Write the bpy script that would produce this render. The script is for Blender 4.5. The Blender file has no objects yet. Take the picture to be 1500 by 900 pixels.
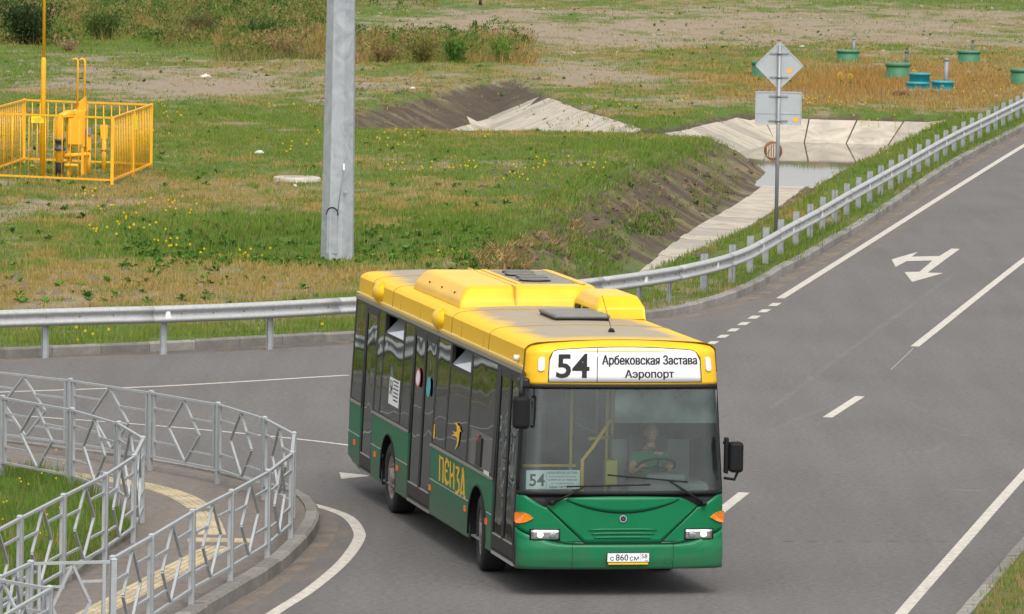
import bpy, bmesh, math, random
import numpy as np
from mathutils import Vector, Matrix

random.seed(7)
rng = np.random.default_rng(7)
SC = bpy.context.scene
COL = SC.collection
PI = math.pi

# ------------------------------------------------------------------ camera
FPX, PITCH, ROLL, CAMH = 8696.0, 0.0767, 0.0177, 8.936
_fw = np.array([0, math.cos(PITCH), -math.sin(PITCH)])
_up0 = np.array([0, math.sin(PITCH), math.cos(PITCH)])
_rt0 = np.array([1.0, 0, 0])
_rt = math.cos(ROLL)*_rt0 + math.sin(ROLL)*_up0
_up = -math.sin(ROLL)*_rt0 + math.cos(ROLL)*_up0
cam_d = bpy.data.cameras.new('camera')
cam = bpy.data.objects.new('camera', cam_d)
COL.objects.link(cam)
cam_d.sensor_width = 36.0
cam_d.lens = 36.0*FPX/1500.0
cam_d.clip_start = 1.0
cam_d.clip_end = 8000.0
m = Matrix.Identity(4)
for i in range(3):
    m[i][0] = _rt[i]; m[i][1] = _up[i]; m[i][2] = -_fw[i]
m[2][3] = CAMH
cam.matrix_world = m
SC.camera = cam

# ------------------------------------------------------------------ light
SUN_EL, SUN_AZ = math.radians(55), math.radians(168)      # azimuth clockwise from +Y
world = bpy.data.worlds.new('World'); SC.world = world; world.use_nodes = True
wn = world.node_tree; wn.nodes.clear()
def N(nt, t, **kw):
    n = nt.nodes.new(t)
    for k, v in kw.items(): setattr(n, k, v)
    return n
sky = N(wn, 'ShaderNodeTexSky', sky_type='NISHITA', sun_disc=False)
sky.sun_elevation = SUN_EL; sky.sun_rotation = SUN_AZ
sky.air_density = 1.0; sky.dust_density = 3.0
hsv = N(wn, 'ShaderNodeHueSaturation'); hsv.inputs['Saturation'].default_value = 0.10
tc = N(wn, 'ShaderNodeTexCoord')
mp = N(wn, 'ShaderNodeMapping'); mp.inputs['Scale'].default_value = (1, 1, 2.6)
nz = N(wn, 'ShaderNodeTexNoise'); nz.inputs['Scale'].default_value = 3.2; nz.inputs['Detail'].default_value = 7
mr = N(wn, 'ShaderNodeMapRange'); mr.inputs['From Min'].default_value = .3; mr.inputs['From Max'].default_value = .7
mr.inputs['To Min'].default_value = .80; mr.inputs['To Max'].default_value = 1.40
vm = N(wn, 'ShaderNodeVectorMath', operation='SCALE')
bg = N(wn, 'ShaderNodeBackground'); bg.inputs['Strength'].default_value = 0.15
wo = N(wn, 'ShaderNodeOutputWorld')
L = wn.links.new
L(sky.outputs[0], hsv.inputs['Color']); L(tc.outputs['Generated'], mp.inputs[0]); L(mp.outputs[0], nz.inputs['Vector'])
L(nz.outputs['Fac'], mr.inputs[0]); L(hsv.outputs[0], vm.inputs[0]); L(mr.outputs[0], vm.inputs['Scale'])
L(vm.outputs[0], bg.inputs[0]); L(bg.outputs[0], wo.inputs[0])
sun_d = bpy.data.lights.new('sun', 'SUN'); sun_d.energy = 1.0; sun_d.angle = math.radians(35); sun_d.color = (1, .965, .91)
sun = bpy.data.objects.new('sun', sun_d); COL.objects.link(sun)
sd = Vector((math.sin(SUN_AZ)*math.cos(SUN_EL), math.cos(SUN_AZ)*math.cos(SUN_EL), math.sin(SUN_EL)))
sun.rotation_euler = sd.to_track_quat('Z', 'Y').to_euler()
sun.location = (30, 40, 60)
SC.view_settings.view_transform = 'Standard'
SC.view_settings.look = 'None'
SC.view_settings.exposure = 0.60
SC.view_settings.gamma = 1
SC.view_settings.use_curve_mapping = False
SC.cycles.transparent_max_bounces = 16
SC.cycles.max_bounces = 8

# ------------------------------------------------------------------ pixel <-> ground
def ray(px, py):
    return _fw + _rt*(px-750)/FPX - _up*(py-450)/FPX
def G(px, py, z=0.0):
    d = ray(px, py); t = (z-CAMH)/d[2]
    return np.array([d[0]*t, d[1]*t])
def sstep(a, b, x):
    t = np.clip((np.asarray(x, float)-a)/(b-a), 0, 1); return t*t*(3-2*t)
def zbase(y):
    return 0.10 - 0.55*sstep(165, 205, y)
def GF(px, py):
    z = .1
    for _ in range(6):
        p = G(px, py, z); z = float(zbase(p[1]))
    return p
def pix(X, Y, Z):
    Q = np.stack([X, Y, np.asarray(Z)-CAMH], -1)
    d = Q@_fw
    return 750+FPX*(Q@_rt)/d, 450-FPX*(Q@_up)/d
def smooth(pts, step):
    """Catmull-Rom through points, resampled to equal steps"""
    P = np.array(pts, float)
    P = np.vstack([2*P[0]-P[1], P, 2*P[-1]-P[-2]])
    out = []
    for i in range(1, len(P)-2):
        for t in np.linspace(0, 1, 24, endpoint=False):
            a, b, c, d = P[i-1], P[i], P[i+1], P[i+2]
            out.append(.5*((2*b)+(-a+c)*t+(2*a-5*b+4*c-d)*t*t+(-a+3*b-3*c+d)*t**3))
    out.append(P[-2]); out = np.array(out)
    s = np.r_[0, np.cumsum(np.linalg.norm(np.diff(out, axis=0), axis=1))]
    n = max(2, int(round(s[-1]/step))+1)
    q = np.linspace(0, s[-1], n)
    return np.stack([np.interp(q, s, out[:, k]) for k in range(out.shape[1])], -1)
def segdist(X, Y, poly):
    """distance to polyline"""
    d = np.full(X.shape, 1e9)
    for a, b in zip(poly[:-1], poly[1:]):
        ax, ay = a; ex, ey = b[0]-ax, b[1]-ay
        l2 = ex*ex+ey*ey+1e-12
        t = np.clip(((X-ax)*ex+(Y-ay)*ey)/l2, 0, 1)
        d = np.minimum(d, np.hypot(X-ax-t*ex, Y-ay-t*ey))
    return d
def inpoly(X, Y, poly):
    ins = np.zeros(X.shape, bool)
    n = len(poly)
    for i in range(n):
        x1, y1 = poly[i]; x2, y2 = poly[(i+1) % n]
        c = ((y1 > Y) != (y2 > Y))
        xi = (x2-x1)*(Y-y1)/((y2-y1)+1e-12)+x1
        ins ^= c & (X < xi)
    return ins
def _hash(ix, iy, s):
    h = (ix.astype(np.int64)*374761393 + iy.astype(np.int64)*668265263 + s*1442695041) & 0x7fffffff
    h = ((h ^ (h >> 13))*1274126177) & 0x7fffffff
    h = h ^ (h >> 16)
    return (h & 0xffff)/65535.0
def vnoise(x, y, s=0):
    ix, iy = np.floor(x), np.floor(y)
    fx, fy = x-ix, y-iy
    fx = fx*fx*(3-2*fx); fy = fy*fy*(3-2*fy)
    a = _hash(ix, iy, s); b = _hash(ix+1, iy, s); c = _hash(ix, iy+1, s); d = _hash(ix+1, iy+1, s)
    return (a*(1-fx)+b*fx)*(1-fy)+(c*(1-fx)+d*fx)*fy
def fbm(x, y, s=0, o=4):
    r = 0; a = .5; t = 0
    for k in range(o):
        r = r+a*vnoise(x*2**k+17*k, y*2**k-9*k, s+k); t += a; a *= .5
    return r/t

# ------------------------------------------------------------------ materials
MATS = {}
def mat(name, col, rough=.6, metal=0., spec=.5, var=0., vscale=8., bump=0., bscale=40., col2=None, coat=0., emit=None, es=0., distort=0.):
    if name in MATS: return MATS[name]
    M = bpy.data.materials.new(name); M.use_nodes = True
    nt = M.node_tree; b = nt.nodes['Principled BSDF']; lk = nt.links.new
    b.inputs['Roughness'].default_value = rough; b.inputs['Metallic'].default_value = metal
    b.inputs['Specular IOR Level'].default_value = spec
    b.inputs['Coat Weight'].default_value = coat
    b.inputs['Base Color'].default_value = (*col, 1)
    tcn = N(nt, 'ShaderNodeTexCoord')
    if var > 0 or col2:
        nn = N(nt, 'ShaderNodeTexNoise'); nn.inputs['Scale'].default_value = vscale; nn.inputs['Detail'].default_value = 6
        nn.inputs['Roughness'].default_value = .65; nn.inputs['Distortion'].default_value = distort
        lk(tcn.outputs['Object'], nn.inputs['Vector'])
        r = N(nt, 'ShaderNodeMapRange'); r.inputs['From Min'].default_value = .3; r.inputs['From Max'].default_value = .7
        lk(nn.outputs['Fac'], r.inputs[0])
        mx = N(nt, 'ShaderNodeMix', data_type='RGBA')
        c2 = col2 if col2 else tuple(c*(1-var) for c in col)
        mx.inputs['A'].default_value = (*c2, 1)
        mx.inputs['B'].default_value = (*(col if col2 else tuple(min(1, c*(1+var)) for c in col)), 1)
        lk(r.outputs[0], mx.inputs['Factor']); lk(mx.outputs['Result'], b.inputs['Base Color'])
    if bump > 0:
        bn = N(nt, 'ShaderNodeTexNoise'); bn.inputs['Scale'].default_value = bscale; bn.inputs['Detail'].default_value = 5
        lk(tcn.outputs['Object'], bn.inputs['Vector'])
        bp = N(nt, 'ShaderNodeBump'); bp.inputs['Strength'].default_value = bump; bp.inputs['Distance'].default_value = .02
        lk(bn.outputs['Fac'], bp.inputs['Height']); lk(bp.outputs[0], b.inputs['Normal'])
    if emit:
        b.inputs['Emission Color'].default_value = (*emit, 1); b.inputs['Emission Strength'].default_value = es
    MATS[name] = M
    return M
def glass(name, tint, ior=1.5, wave=0., wscale=1.2, haze=0.):
    if name in MATS: return MATS[name]
    M = bpy.data.materials.new(name); M.use_nodes = True
    nt = M.node_tree; nt.nodes.clear(); lk = nt.links.new
    o = N(nt, 'ShaderNodeOutputMaterial'); t = N(nt, 'ShaderNodeBsdfTransparent'); t.inputs[0].default_value = (*tint, 1)
    g = N(nt, 'ShaderNodeBsdfGlossy'); g.inputs['Roughness'].default_value = .015; g.inputs['Color'].default_value = (.93, 1, .98, 1)
    f = N(nt, 'ShaderNodeFresnel'); f.inputs['IOR'].default_value = ior
    mx = N(nt, 'ShaderNodeMixShader')
    lk(f.outputs[0], mx.inputs[0]); lk(t.outputs[0], mx.inputs[1]); lk(g.outputs[0], mx.inputs[2])
    last = mx
    if haze > 0:                                            # patchy pale diffuse layer mixed over the pane
        df = N(nt, 'ShaderNodeBsdfDiffuse'); df.inputs[0].default_value = (.36, .42, .40, 1)
        m2 = N(nt, 'ShaderNodeMixShader')
        tcn = N(nt, 'ShaderNodeTexCoord'); nn = N(nt, 'ShaderNodeTexNoise'); nn.inputs['Scale'].default_value = 2.5; nn.inputs['Detail'].default_value = 6
        lk(tcn.outputs['Object'], nn.inputs['Vector'])
        r = N(nt, 'ShaderNodeMapRange'); r.inputs['From Min'].default_value = .35; r.inputs['From Max'].default_value = .7
        r.inputs['To Min'].default_value = haze*.5; r.inputs['To Max'].default_value = haze*1.5
        lk(nn.outputs['Fac'], r.inputs[0]); lk(r.outputs[0], m2.inputs[0])
        lk(mx.outputs[0], m2.inputs[1]); lk(df.outputs[0], m2.inputs[2]); last = m2
    if wave > 0:
        tcn = N(nt, 'ShaderNodeTexCoord'); nn = N(nt, 'ShaderNodeTexNoise'); nn.inputs['Scale'].default_value = wscale; nn.inputs['Detail'].default_value = 1
        lk(tcn.outputs['Object'], nn.inputs['Vector'])
        bp = N(nt, 'ShaderNodeBump'); bp.inputs['Strength'].default_value = 1; bp.inputs['Distance'].default_value = wave
        lk(nn.outputs['Fac'], bp.inputs['Height']); lk(bp.outputs[0], g.inputs['Normal'])
    lk(last.outputs[0], o.inputs[0])
    MATS[name] = M
    return M
def colmat(name, rough=.85, fine=18., famp=.35, bump=.5, bscale=9., transl=0., spec=.2):
    """base colour from the mesh's own 'Col' attribute times fine noise"""
    M = bpy.data.materials.new(name); M.use_nodes = True
    nt = M.node_tree; b = nt.nodes['Principled BSDF']; lk = nt.links.new
    b.inputs['Roughness'].default_value = rough; b.inputs['Specular IOR Level'].default_value = spec
    a = N(nt, 'ShaderNodeAttribute', attribute_name='Col')
    if famp > 0:
        tcn = N(nt, 'ShaderNodeTexCoord')
        nn = N(nt, 'ShaderNodeTexNoise'); nn.inputs['Scale'].default_value = fine; nn.inputs['Detail'].default_value = 8; nn.inputs['Roughness'].default_value = .75
        lk(tcn.outputs['Object'], nn.inputs['Vector'])
        r = N(nt, 'ShaderNodeMapRange'); r.inputs['From Min'].default_value = .3; r.inputs['From Max'].default_value = .7
        r.inputs['To Min'].default_value = 1-famp; r.inputs['To Max'].default_value = 1+famp
        lk(nn.outputs['Fac'], r.inputs[0])
        v = N(nt, 'ShaderNodeVectorMath', operation='SCALE')
        lk(a.outputs['Color'], v.inputs[0]); lk(r.outputs[0], v.inputs['Scale']); lk(v.outputs[0], b.inputs['Base Color'])
        if bump > 0:
            b2 = N(nt, 'ShaderNodeTexNoise'); b2.inputs['Scale'].default_value = bscale; b2.inputs['Detail'].default_value = 8
            lk(tcn.outputs['Object'], b2.inputs['Vector'])
            bp = N(nt, 'ShaderNodeBump'); bp.inputs['Strength'].default_value = bump; bp.inputs['Distance'].default_value = .1
            lk(b2.outputs['Fac'], bp.inputs['Height']); lk(bp.outputs[0], b.inputs['Normal'])
    else:
        lk(a.outputs['Color'], b.inputs['Base Color'])
    if transl > 0:
        o = nt.nodes['Material Output']; tr = N(nt, 'ShaderNodeBsdfTranslucent'); lk(a.outputs['Color'], tr.inputs[0])
        mx = N(nt, 'ShaderNodeMixShader'); mx.inputs[0].default_value = transl
        lk(b.outputs[0], mx.inputs[1]); lk(tr.outputs[0], mx.inputs[2]); lk(mx.outputs[0], o.inputs[0])
    return M

GALV = mat('galvanised steel', (.38, .385, .38), .6, .12, var=.14, vscale=14, bump=.08, bscale=60)
GALV2 = mat('matt zinc post', (.33, .345, .35), .6, .15, var=.18, vscale=6)
CONC = mat('kerb concrete', (.215, .20, .18), .9, var=.25, vscale=7, bump=.5, bscale=50)
BLACK = mat('black rubber', (.009, .009, .010), .6, spec=.25)
DARK = mat('dark grey trim', (.018, .019, .020), .45, spec=.3)
WHITEP = mat('white road paint', (.47, .435, .375), .8, var=.30, vscale=9, bump=.2, bscale=80)
GASY = mat('gas yellow paint', (.82, .40, .010), .45, var=.1, vscale=5)

# ------------------------------------------------------------------ mesh helpers
def tag(o, label=None, cat=None, group=None, kind=None):
    if label: o['label'] = label
    if cat: o['category'] = cat
    if group: o['group'] = group
    if kind: o['kind'] = kind
    return o
def empty(name, loc=(0, 0, 0), rz=0.):
    o = bpy.data.objects.new(name, None); COL.objects.link(o); o.location = loc; o.rotation_euler = (0, 0, rz)
    o.empty_display_size = .3
    return o
def link(name, me, material, parent=None):
    o = bpy.data.objects.new(name, me); COL.objects.link(o)
    if material is not None and not me.materials: me.materials.append(material)
    if parent is not None: o.parent = parent
    return o
class MB:
    def __init__(s): s.v = []; s.f = []; s.sm = []
    def add(s, vs, fs, smooth=False):
        n = len(s.v); s.v += [tuple(map(float, p)) for p in vs]
        s.f += [tuple(i+n for i in f) for f in fs]; s.sm += [smooth]*len(fs)
        return s
    def hexa(s, p):  # 8 points: bottom 4 ccw, top 4 ccw
        return s.add(p, [(3, 2, 1, 0), (4, 5, 6, 7), (0, 1, 5, 4), (1, 2, 6, 5), (2, 3, 7, 6), (3, 0, 4, 7)])
    def box(s, x0, x1, y0, y1, z0, z1, c=0.):
        if c > 0:
            b = bmesh.new(); bmesh.ops.create_cube(b, size=1)
            for v in b.verts: v.co = Vector(((x0+x1)/2+v.co.x*(x1-x0), (y0+y1)/2+v.co.y*(y1-y0), (z0+z1)/2+v.co.z*(z1-z0)))
            bmesh.ops.bevel(b, geom=b.edges[:], offset=c, segments=2, profile=.5, affect='EDGES')
            s.bm(b); return s
        return s.hexa([(x0, y0, z0), (x1, y0, z0), (x1, y1, z0), (x0, y1, z0), (x0, y0, z1), (x1, y0, z1), (x1, y1, z1), (x0, y1, z1)])
    def bm(s, b, smooth=False):
        b.verts.index_update()
        s.add([v.co for v in b.verts], [[v.index for v in f.verts] for f in b.faces], smooth); b.free(); return s
    def bar(s, a, b, w, h=None, up=(0, 0, 1)):
        a = Vector(a); b = Vector(b); h = h or w
        d = (b-a).normalized(); u = Vector(up)
        if abs(d.dot(u)) > .95: u = Vector((0, 1, 0))
        x = d.cross(u).normalized(); y = x.cross(d)
        P = []
        for q in (a, b):
            for sx, sy in ((-1, -1), (1, -1), (1, 1), (-1, 1)):
                P.append(q+x*sx*w/2+y*sy*h/2)
        return s.add(P, [(3, 2, 1, 0), (4, 5, 6, 7), (0, 1, 5, 4), (1, 2, 6, 5), (2, 3, 7, 6), (3, 0, 4, 7)])
    def tube(s, pts, r, n=8, caps=True, smooth=True):
        pts = [Vector(p) for p in pts]; rs = r if hasattr(r, '__len__') else [r]*len(pts)
        vs = []; fs = []
        prev = None
        for i, p in enumerate(pts):
            d = (pts[min(i+1, len(pts)-1)]-pts[max(i-1, 0)]).normalized()
            if prev is None:
                x = d.orthogonal().normalized()
            else:
                x = (prev-d*prev.dot(d)).normalized()
            prev = x; y = d.cross(x)
            for k in range(n):
                a = 2*PI*k/n
                vs.append(p+(x*math.cos(a)+y*math.sin(a))*rs[i])
        for i in range(len(pts)-1):
            for k in range(n):
                k2 = (k+1) % n
                fs.append((i*n+k, i*n+k2, (i+1)*n+k2, (i+1)*n+k))
        s.add(vs, fs, smooth)
        if caps:
            m = len(pts)
            s.add(vs[:n], [tuple(range(n-1, -1, -1))]); s.add(vs[(m-1)*n:], [tuple(range(n))])
        return s
    def lathe(s, prof, n=24, axis='z', c=(0, 0, 0), smooth=True, closed=False):
        vs = []; fs = []; m = len(prof)
        for k in range(n):
            a = 2*PI*k/n
            for r, h in prof:
                p = (r*math.cos(a), r*math.sin(a), h)
                if axis == 'x': p = (h, r*math.cos(a), r*math.sin(a))
                vs.append((p[0]+c[0], p[1]+c[1], p[2]+c[2]))
        for k in range(n):
            k2 = (k+1) % n
            for j in range(m-1 if not closed else m):
                j2 = (j+1) % m
                fs.append((k*m+j, k2*m+j, k2*m+j2, k*m+j2))
        s.add(vs, fs, smooth); return s
    def prism(s, poly, fn, t0, t1):
        """poly 2d ccw; fn(a,b,t)->xyz"""
        n = len(poly)
        vs = [fn(a, b, t0) for a, b in poly]+[fn(a, b, t1) for a, b in poly]
        fs = [tuple(range(n-1, -1, -1)), tuple(range(n, 2*n))]
        fs += [(i, (i+1) % n, n+(i+1) % n, n+i) for i in range(n)]
        return s.add(vs, fs)
    def grid(s, P, smooth=True, flip=False):
        """P[i][j] -> points"""
        a, b = len(P), len(P[0])
        vs = [p for r in P for p in r]
        fs = []
        for i in range(a-1):
            for j in range(b-1):
                q = (i*b+j, i*b+j+1, (i+1)*b+j+1, (i+1)*b+j)
                fs.append(q[::-1] if flip else q)
        return s.add(vs, fs, smooth)
    def mesh(s, name, fix=True):
        me = bpy.data.meshes.new(name); me.from_pydata(s.v, [], s.f)
        me.polygons.foreach_set('use_smooth', s.sm)
        if fix:
            b = bmesh.new(); b.from_mesh(me); bmesh.ops.remove_doubles(b, verts=b.verts, dist=1e-5)
            bmesh.ops.recalc_face_normals(b, faces=b.faces); b.to_mesh(me); b.free()
        me.update(); return me
    def build(s, name, material, parent=None, fix=True):
        return link(name, s.mesh(name, fix), material, parent)
def fastmesh(name, V, tris, C, material, parent=None):
    me = bpy.data.meshes.new(name)
    V = np.ascontiguousarray(V, np.float32); tris = np.ascontiguousarray(tris, np.int32)
    k = tris.shape[1]
    me.vertices.add(len(V)); me.vertices.foreach_set('co', V.ravel())
    me.loops.add(tris.size); me.loops.foreach_set('vertex_index', tris.ravel())
    me.polygons.add(len(tris)); me.polygons.foreach_set('loop_start', np.arange(0, tris.size, k, dtype=np.int32))
    if C is not None:
        at = me.color_attributes.new('Col', 'FLOAT_COLOR', 'POINT')
        at.data.foreach_set('color', np.c_[C, np.ones(len(C))].astype(np.float32).ravel())
    me.update(calc_edges=True); me.validate()
    return link(name, me, material, parent)
def flat_poly(name, pts, z, material, parent=None):
    """flat sheet from a world xy outline"""
    b = bmesh.new()
    vs = [b.verts.new((p[0], p[1], z)) for p in pts]
    es = [b.edges.new((vs[i], vs[(i+1) % len(vs)])) for i in range(len(vs))]
    bmesh.ops.triangle_fill(b, use_beauty=True, edges=es)
    for f in b.faces:
        if f.normal.z < 0: f.normal_flip()
    me = bpy.data.meshes.new(name); b.to_mesh(me); b.free()
    return link(name, me, material, parent)
def ribbon(name, pts, w, z, material, parent=None, t=None):
    P = np.array(pts); T = np.gradient(P, axis=0); T /= np.linalg.norm(T, axis=1)[:, None]
    Nn = np.c_[-T[:, 1], T[:, 0]]
    A = P+Nn*w/2; B = P-Nn*w/2
    mb = MB()
    mb.grid([[(*a, z), (*b, z)] for a, b in zip(A, B)], smooth=False)
    return mb.build(name, material, parent)

# ================================================================== SETTING
# ---- far kerb of the road (traced, on the road plane)
KERB_PX = [(0, 525), (255, 514), (510, 500), (740, 486), (950, 468), (1016, 457), (1073, 440), (1109, 425), (1144, 404), (1180, 386),
           (1219, 362), (1260, 338), (1313, 303), (1364, 267), (1421, 232), (1500, 191)]
kp = [G(*p) for p in KERB_PX]
dl = kp[0]-kp[2]; dl /= np.linalg.norm(dl)
dr = kp[-1]-kp[-4]; dr /= np.linalg.norm(dr)
KERB = smooth([kp[0]+dl*60, kp[0]+dl*30, kp[0]+dl*10]+kp+[kp[-1]+dr*15, kp[-1]+dr*60], 1.0)
KFAR = np.vstack([[KERB[0]+dl*140], KERB, [KERB[-1]+dr*250]])
ROADPOLY = np.vstack([KFAR, [[260, KFAR[-1][1]], [260, -260], [KFAR[0][0], -260]]])

# ---- basin and ditch rims
def rim(px): return np.array([GF(*p) for p in px])
R1 = rim([(640, 392), (700, 364), (760, 332), (820, 296), (880, 262), (960, 230), (1040, 204)])      # right edge of the plateau
R2 = rim([(1040, 204), (1000, 199), (950, 197), (700, 193), (470, 190)])                              # back edge of the plateau
R3 = rim([(470, 190), (455, 178), (560, 149), (680, 123), (755, 112)])
R4 = rim([(755, 112), (830, 147), (950, 186)])
R5 = smooth(rim([(950, 186), (985, 181), (1025, 172), (1055, 166), (1080, 164), (1120, 165), (1250, 168), (1400, 173)]), 1.2)
R6 = rim([(1400, 173), (1330, 207), (1265, 242), (1180, 298), (1090, 346), (1010, 382), (935, 412), (870, 443)])
R7 = rim([(870, 443), (760, 428), (640, 392)])
RIMS = [(R1, .60), (R2, .6), (R3, .50), (R4, .45), (R5, .42), (R6, .60), (R7, .5)]
BASIN = np.vstack([r[:-1] for r, _ in RIMS])
WATER_Z = -1.40
def depth_cap(Y): return zbase(Y)+1.36+.8*sstep(184, 193, Y)
def terrain(X, Y, noise=True):
    X = np.asarray(X, float); Y = np.asarray(Y, float)
    zb = zbase(Y)
    z = zb.copy()
    near = (X > -16) & (X < 24) & (Y > 104) & (Y < 262)
    ins = np.zeros(X.shape, bool)
    dmin = np.full(X.shape, 9e9); lined = np.zeros(X.shape, bool)
    if near.any():
        xs, ys = X[near], Y[near]
        i2 = inpoly(xs, ys, BASIN)
        dep = np.full(xs.shape, 9e9); dd = np.full(xs.shape, 9e9); lin = np.zeros(xs.shape, bool)
        for k_, (r, s) in enumerate(RIMS):
            d = segdist(xs, ys, r); lin = np.where(s*d < dep, k_ in (3, 4), lin); dep = np.minimum(dep, s*d); dd = np.minimum(dd, d)
        cap = depth_cap(ys)
        dep = cap-np.logaddexp(0, (cap-dep)*14)/14                 # soft cap
        dep = np.where(i2, np.maximum(dep, 0), 0)
        lip = np.where(i2, 0, .10*np.exp(-(dd/2.2)**2))
        zz = z[near]-dep+lip*(ys < 186); z[near] = zz
        ins[near] = i2; dmin[near] = dd; lined[near] = i2 & lin & (dd > .2)
    if noise:
        amp = .05+.10*sstep(120, 260, Y)
        n = (fbm(X*.22, Y*.10, 3, 4)-.5)*2*amp + (fbm(X*.9, Y*.5, 11, 3)-.5)*.10
        # furrows worn down the earth banks
        fur = ((fbm(X*.45, Y*.8, 31, 3)-.5)*.40+(fbm(X*1.1, Y*1.5, 35, 2)-.5)*.34)*ins*np.exp(-((dmin-1.0)/.9)**2)
        keep = np.where(ins, np.exp(-(np.maximum(dmin-1.6, 0)/.4)**2), 1)
        z = z+(n*keep*np.where(ins, .5, 1)+fur)*np.where(lined, 0, 1)
        # overgrown hollow round the lamp post
        px, py = pix(X, Y, np.zeros_like(X))
        hol = np.exp(-((px-500)/260)**4-((py-362)/16)**2)
        z = z-.60*hol
        # spoil heaps and ruts further back
        z = z+.55*np.exp(-((px-1130)/160)**2-((py-68)/9)**2)*fbm(X*.4, Y*.2, 77)
        z = z+.5*np.exp(-((px-640)/190)**2-((py-88)/7)**2)*fbm(X*.4, Y*.2, 78)
        z = z+1.6*sstep(300, 460, Y)*(X > -500)
    # keep low beside the kerb and under the road
    sel = (np.abs(X) < 300) & (Y < 460)
    if sel.any():
        k = segdist(X[sel], Y[sel], KFAR)
        rd = inpoly(X[sel], Y[sel], ROADPOLY)
        w = np.where(rd, 0, sstep(.5, 1.5, k))
        z[sel] = -.22*(1-w)+z[sel]*w
        zz = z[sel]; zz[rd] = -.35; z[sel] = zz
    return z, ins, dmin

# ---- what covers the ground: soft patches in ground positions (given by where they are seen)
PATCH = [  # cx,cy,rx,ry,kind,weight
    (60, 40, 260, 40, 'g', .5), (380, 30, 200, 30, 'g', .45), (200, 62, 330, 16, 's', .35), (330, 78, 170, 14, 'd', .4),
    (110, 100, 260, 22, 's', .55), (330, 112, 160, 16, 's', .5), (260, 80, 120, 8, 'g', .3), (60, 92, 60, 8, 'g', .4), (350, 150, 160, 10, 'g', .35),
    (380, 185, 120, 14, 'g', .45), (120, 210, 160, 16, 's', .12), (330, 225, 180, 22, 'g', .30), (60, 320, 120, 14, 's', .35), (20, 362, 70, 10, 's', .6),
    (250, 300, 200, 16, 'd', .2), (470, 350, 260, 22, 'g', .75), (250, 350, 140, 18, 'g', .6), (650, 370, 120, 16, 'g', .6), (120, 430, 300, 28, 'd', .42), (400, 415, 160, 22, 'd', .50),
    (110, 440, 120, 14, 's', .5), (350, 402, 80, 7, 's', .35), (470, 390, 120, 8, 'g', .35), (520, 347, 150, 8, 'k', .95), (330, 352, 60, 5, 'k', .4), (690, 372, 30, 8, 'k', .5), (330, 272, 130, 10, 'd', .3), (560, 285, 60, 8, 's', .35), (430, 262, 60, 6, 's', .45),  # dark patches by the lamp post: dark soil, with the bank edge's shade painted in
    (700, 225, 230, 22, 'g', .18), (930, 215, 130, 18, 'g', .55), (860, 270, 150, 22, 'g', .42), (640, 300, 130, 26, 'd', .25), (760, 300, 80, 20, 'g', .30),
    (540, 75, 60, 14, 'd', .5), (600, 60, 120, 16, 'd', .35), (640, 20, 170, 14, 's', .4), (590, 12, 110, 8, 'g', .45), (850, 40, 250, 24, 's', .5), (1000, 30, 500, 30, 's', .40), (1400, 40, 200, 30, 's', .45),
    (860, 95, 120, 14, 's', .65), (830, 20, 80, 8, 'g', .35), (760, 40, 130, 6, 'g', .3), (980, 100, 160, 14, 's', .3), (640, 108, 140, 10, 's', .25), (1000, 118, 90, 6, 'g', .3), (820, 60, 200, 8, 'k', .2), (930, 45, 120, 5, 'g', .25), (960, 128, 150, 8, 's', .25), (1000, 122, 60, 8, 'k', .25), (1130, 68, 150, 8, 'k', .45), (720, 45, 90, 6, 'k', .3),
    (1150, 110, 120, 18, 'd', .3), (1300, 112, 190, 26, 'd', .75), (1450, 110, 120, 26, 'd', .75), (1180, 140, 160, 8, 's', .3), (1090, 166, 300, 9, 'g', .75), (1350, 165, 160, 12, 'g', .7),
    (1000, 172, 90, 8, 'g', .6), (900, 160, 120, 9, 'g', .2), (1450, 4, 160, 8, 'g', .6),
    (1250, 270, 130, 60, 'g', .55), (1400, 200, 120, 40, 'g', .7), (1080, 370, 130, 50, 'g', .45), (1150, 330, 80, 30, 'd', .2), (300, 500, 500, 22, 'g', .45), (200, 495, 200, 10, 'd', .2)]
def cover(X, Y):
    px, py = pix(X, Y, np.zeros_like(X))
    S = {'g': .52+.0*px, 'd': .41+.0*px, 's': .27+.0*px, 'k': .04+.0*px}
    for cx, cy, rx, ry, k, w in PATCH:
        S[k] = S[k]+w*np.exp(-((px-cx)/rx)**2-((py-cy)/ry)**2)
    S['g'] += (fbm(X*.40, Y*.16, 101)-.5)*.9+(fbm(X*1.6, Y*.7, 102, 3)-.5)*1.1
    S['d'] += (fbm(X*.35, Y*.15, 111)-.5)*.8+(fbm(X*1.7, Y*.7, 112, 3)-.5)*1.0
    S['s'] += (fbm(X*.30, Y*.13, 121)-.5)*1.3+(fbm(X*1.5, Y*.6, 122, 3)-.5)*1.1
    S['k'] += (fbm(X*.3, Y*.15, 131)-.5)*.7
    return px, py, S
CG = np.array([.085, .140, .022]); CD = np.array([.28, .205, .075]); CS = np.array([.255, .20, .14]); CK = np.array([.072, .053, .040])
def weights(S):
    A = np.stack([S['g'], S['d'], S['s'], S['k']], -1)
    A = np.exp((A-A.max(-1, keepdims=True))/.13); return A/A.sum(-1, keepdims=True)
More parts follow.
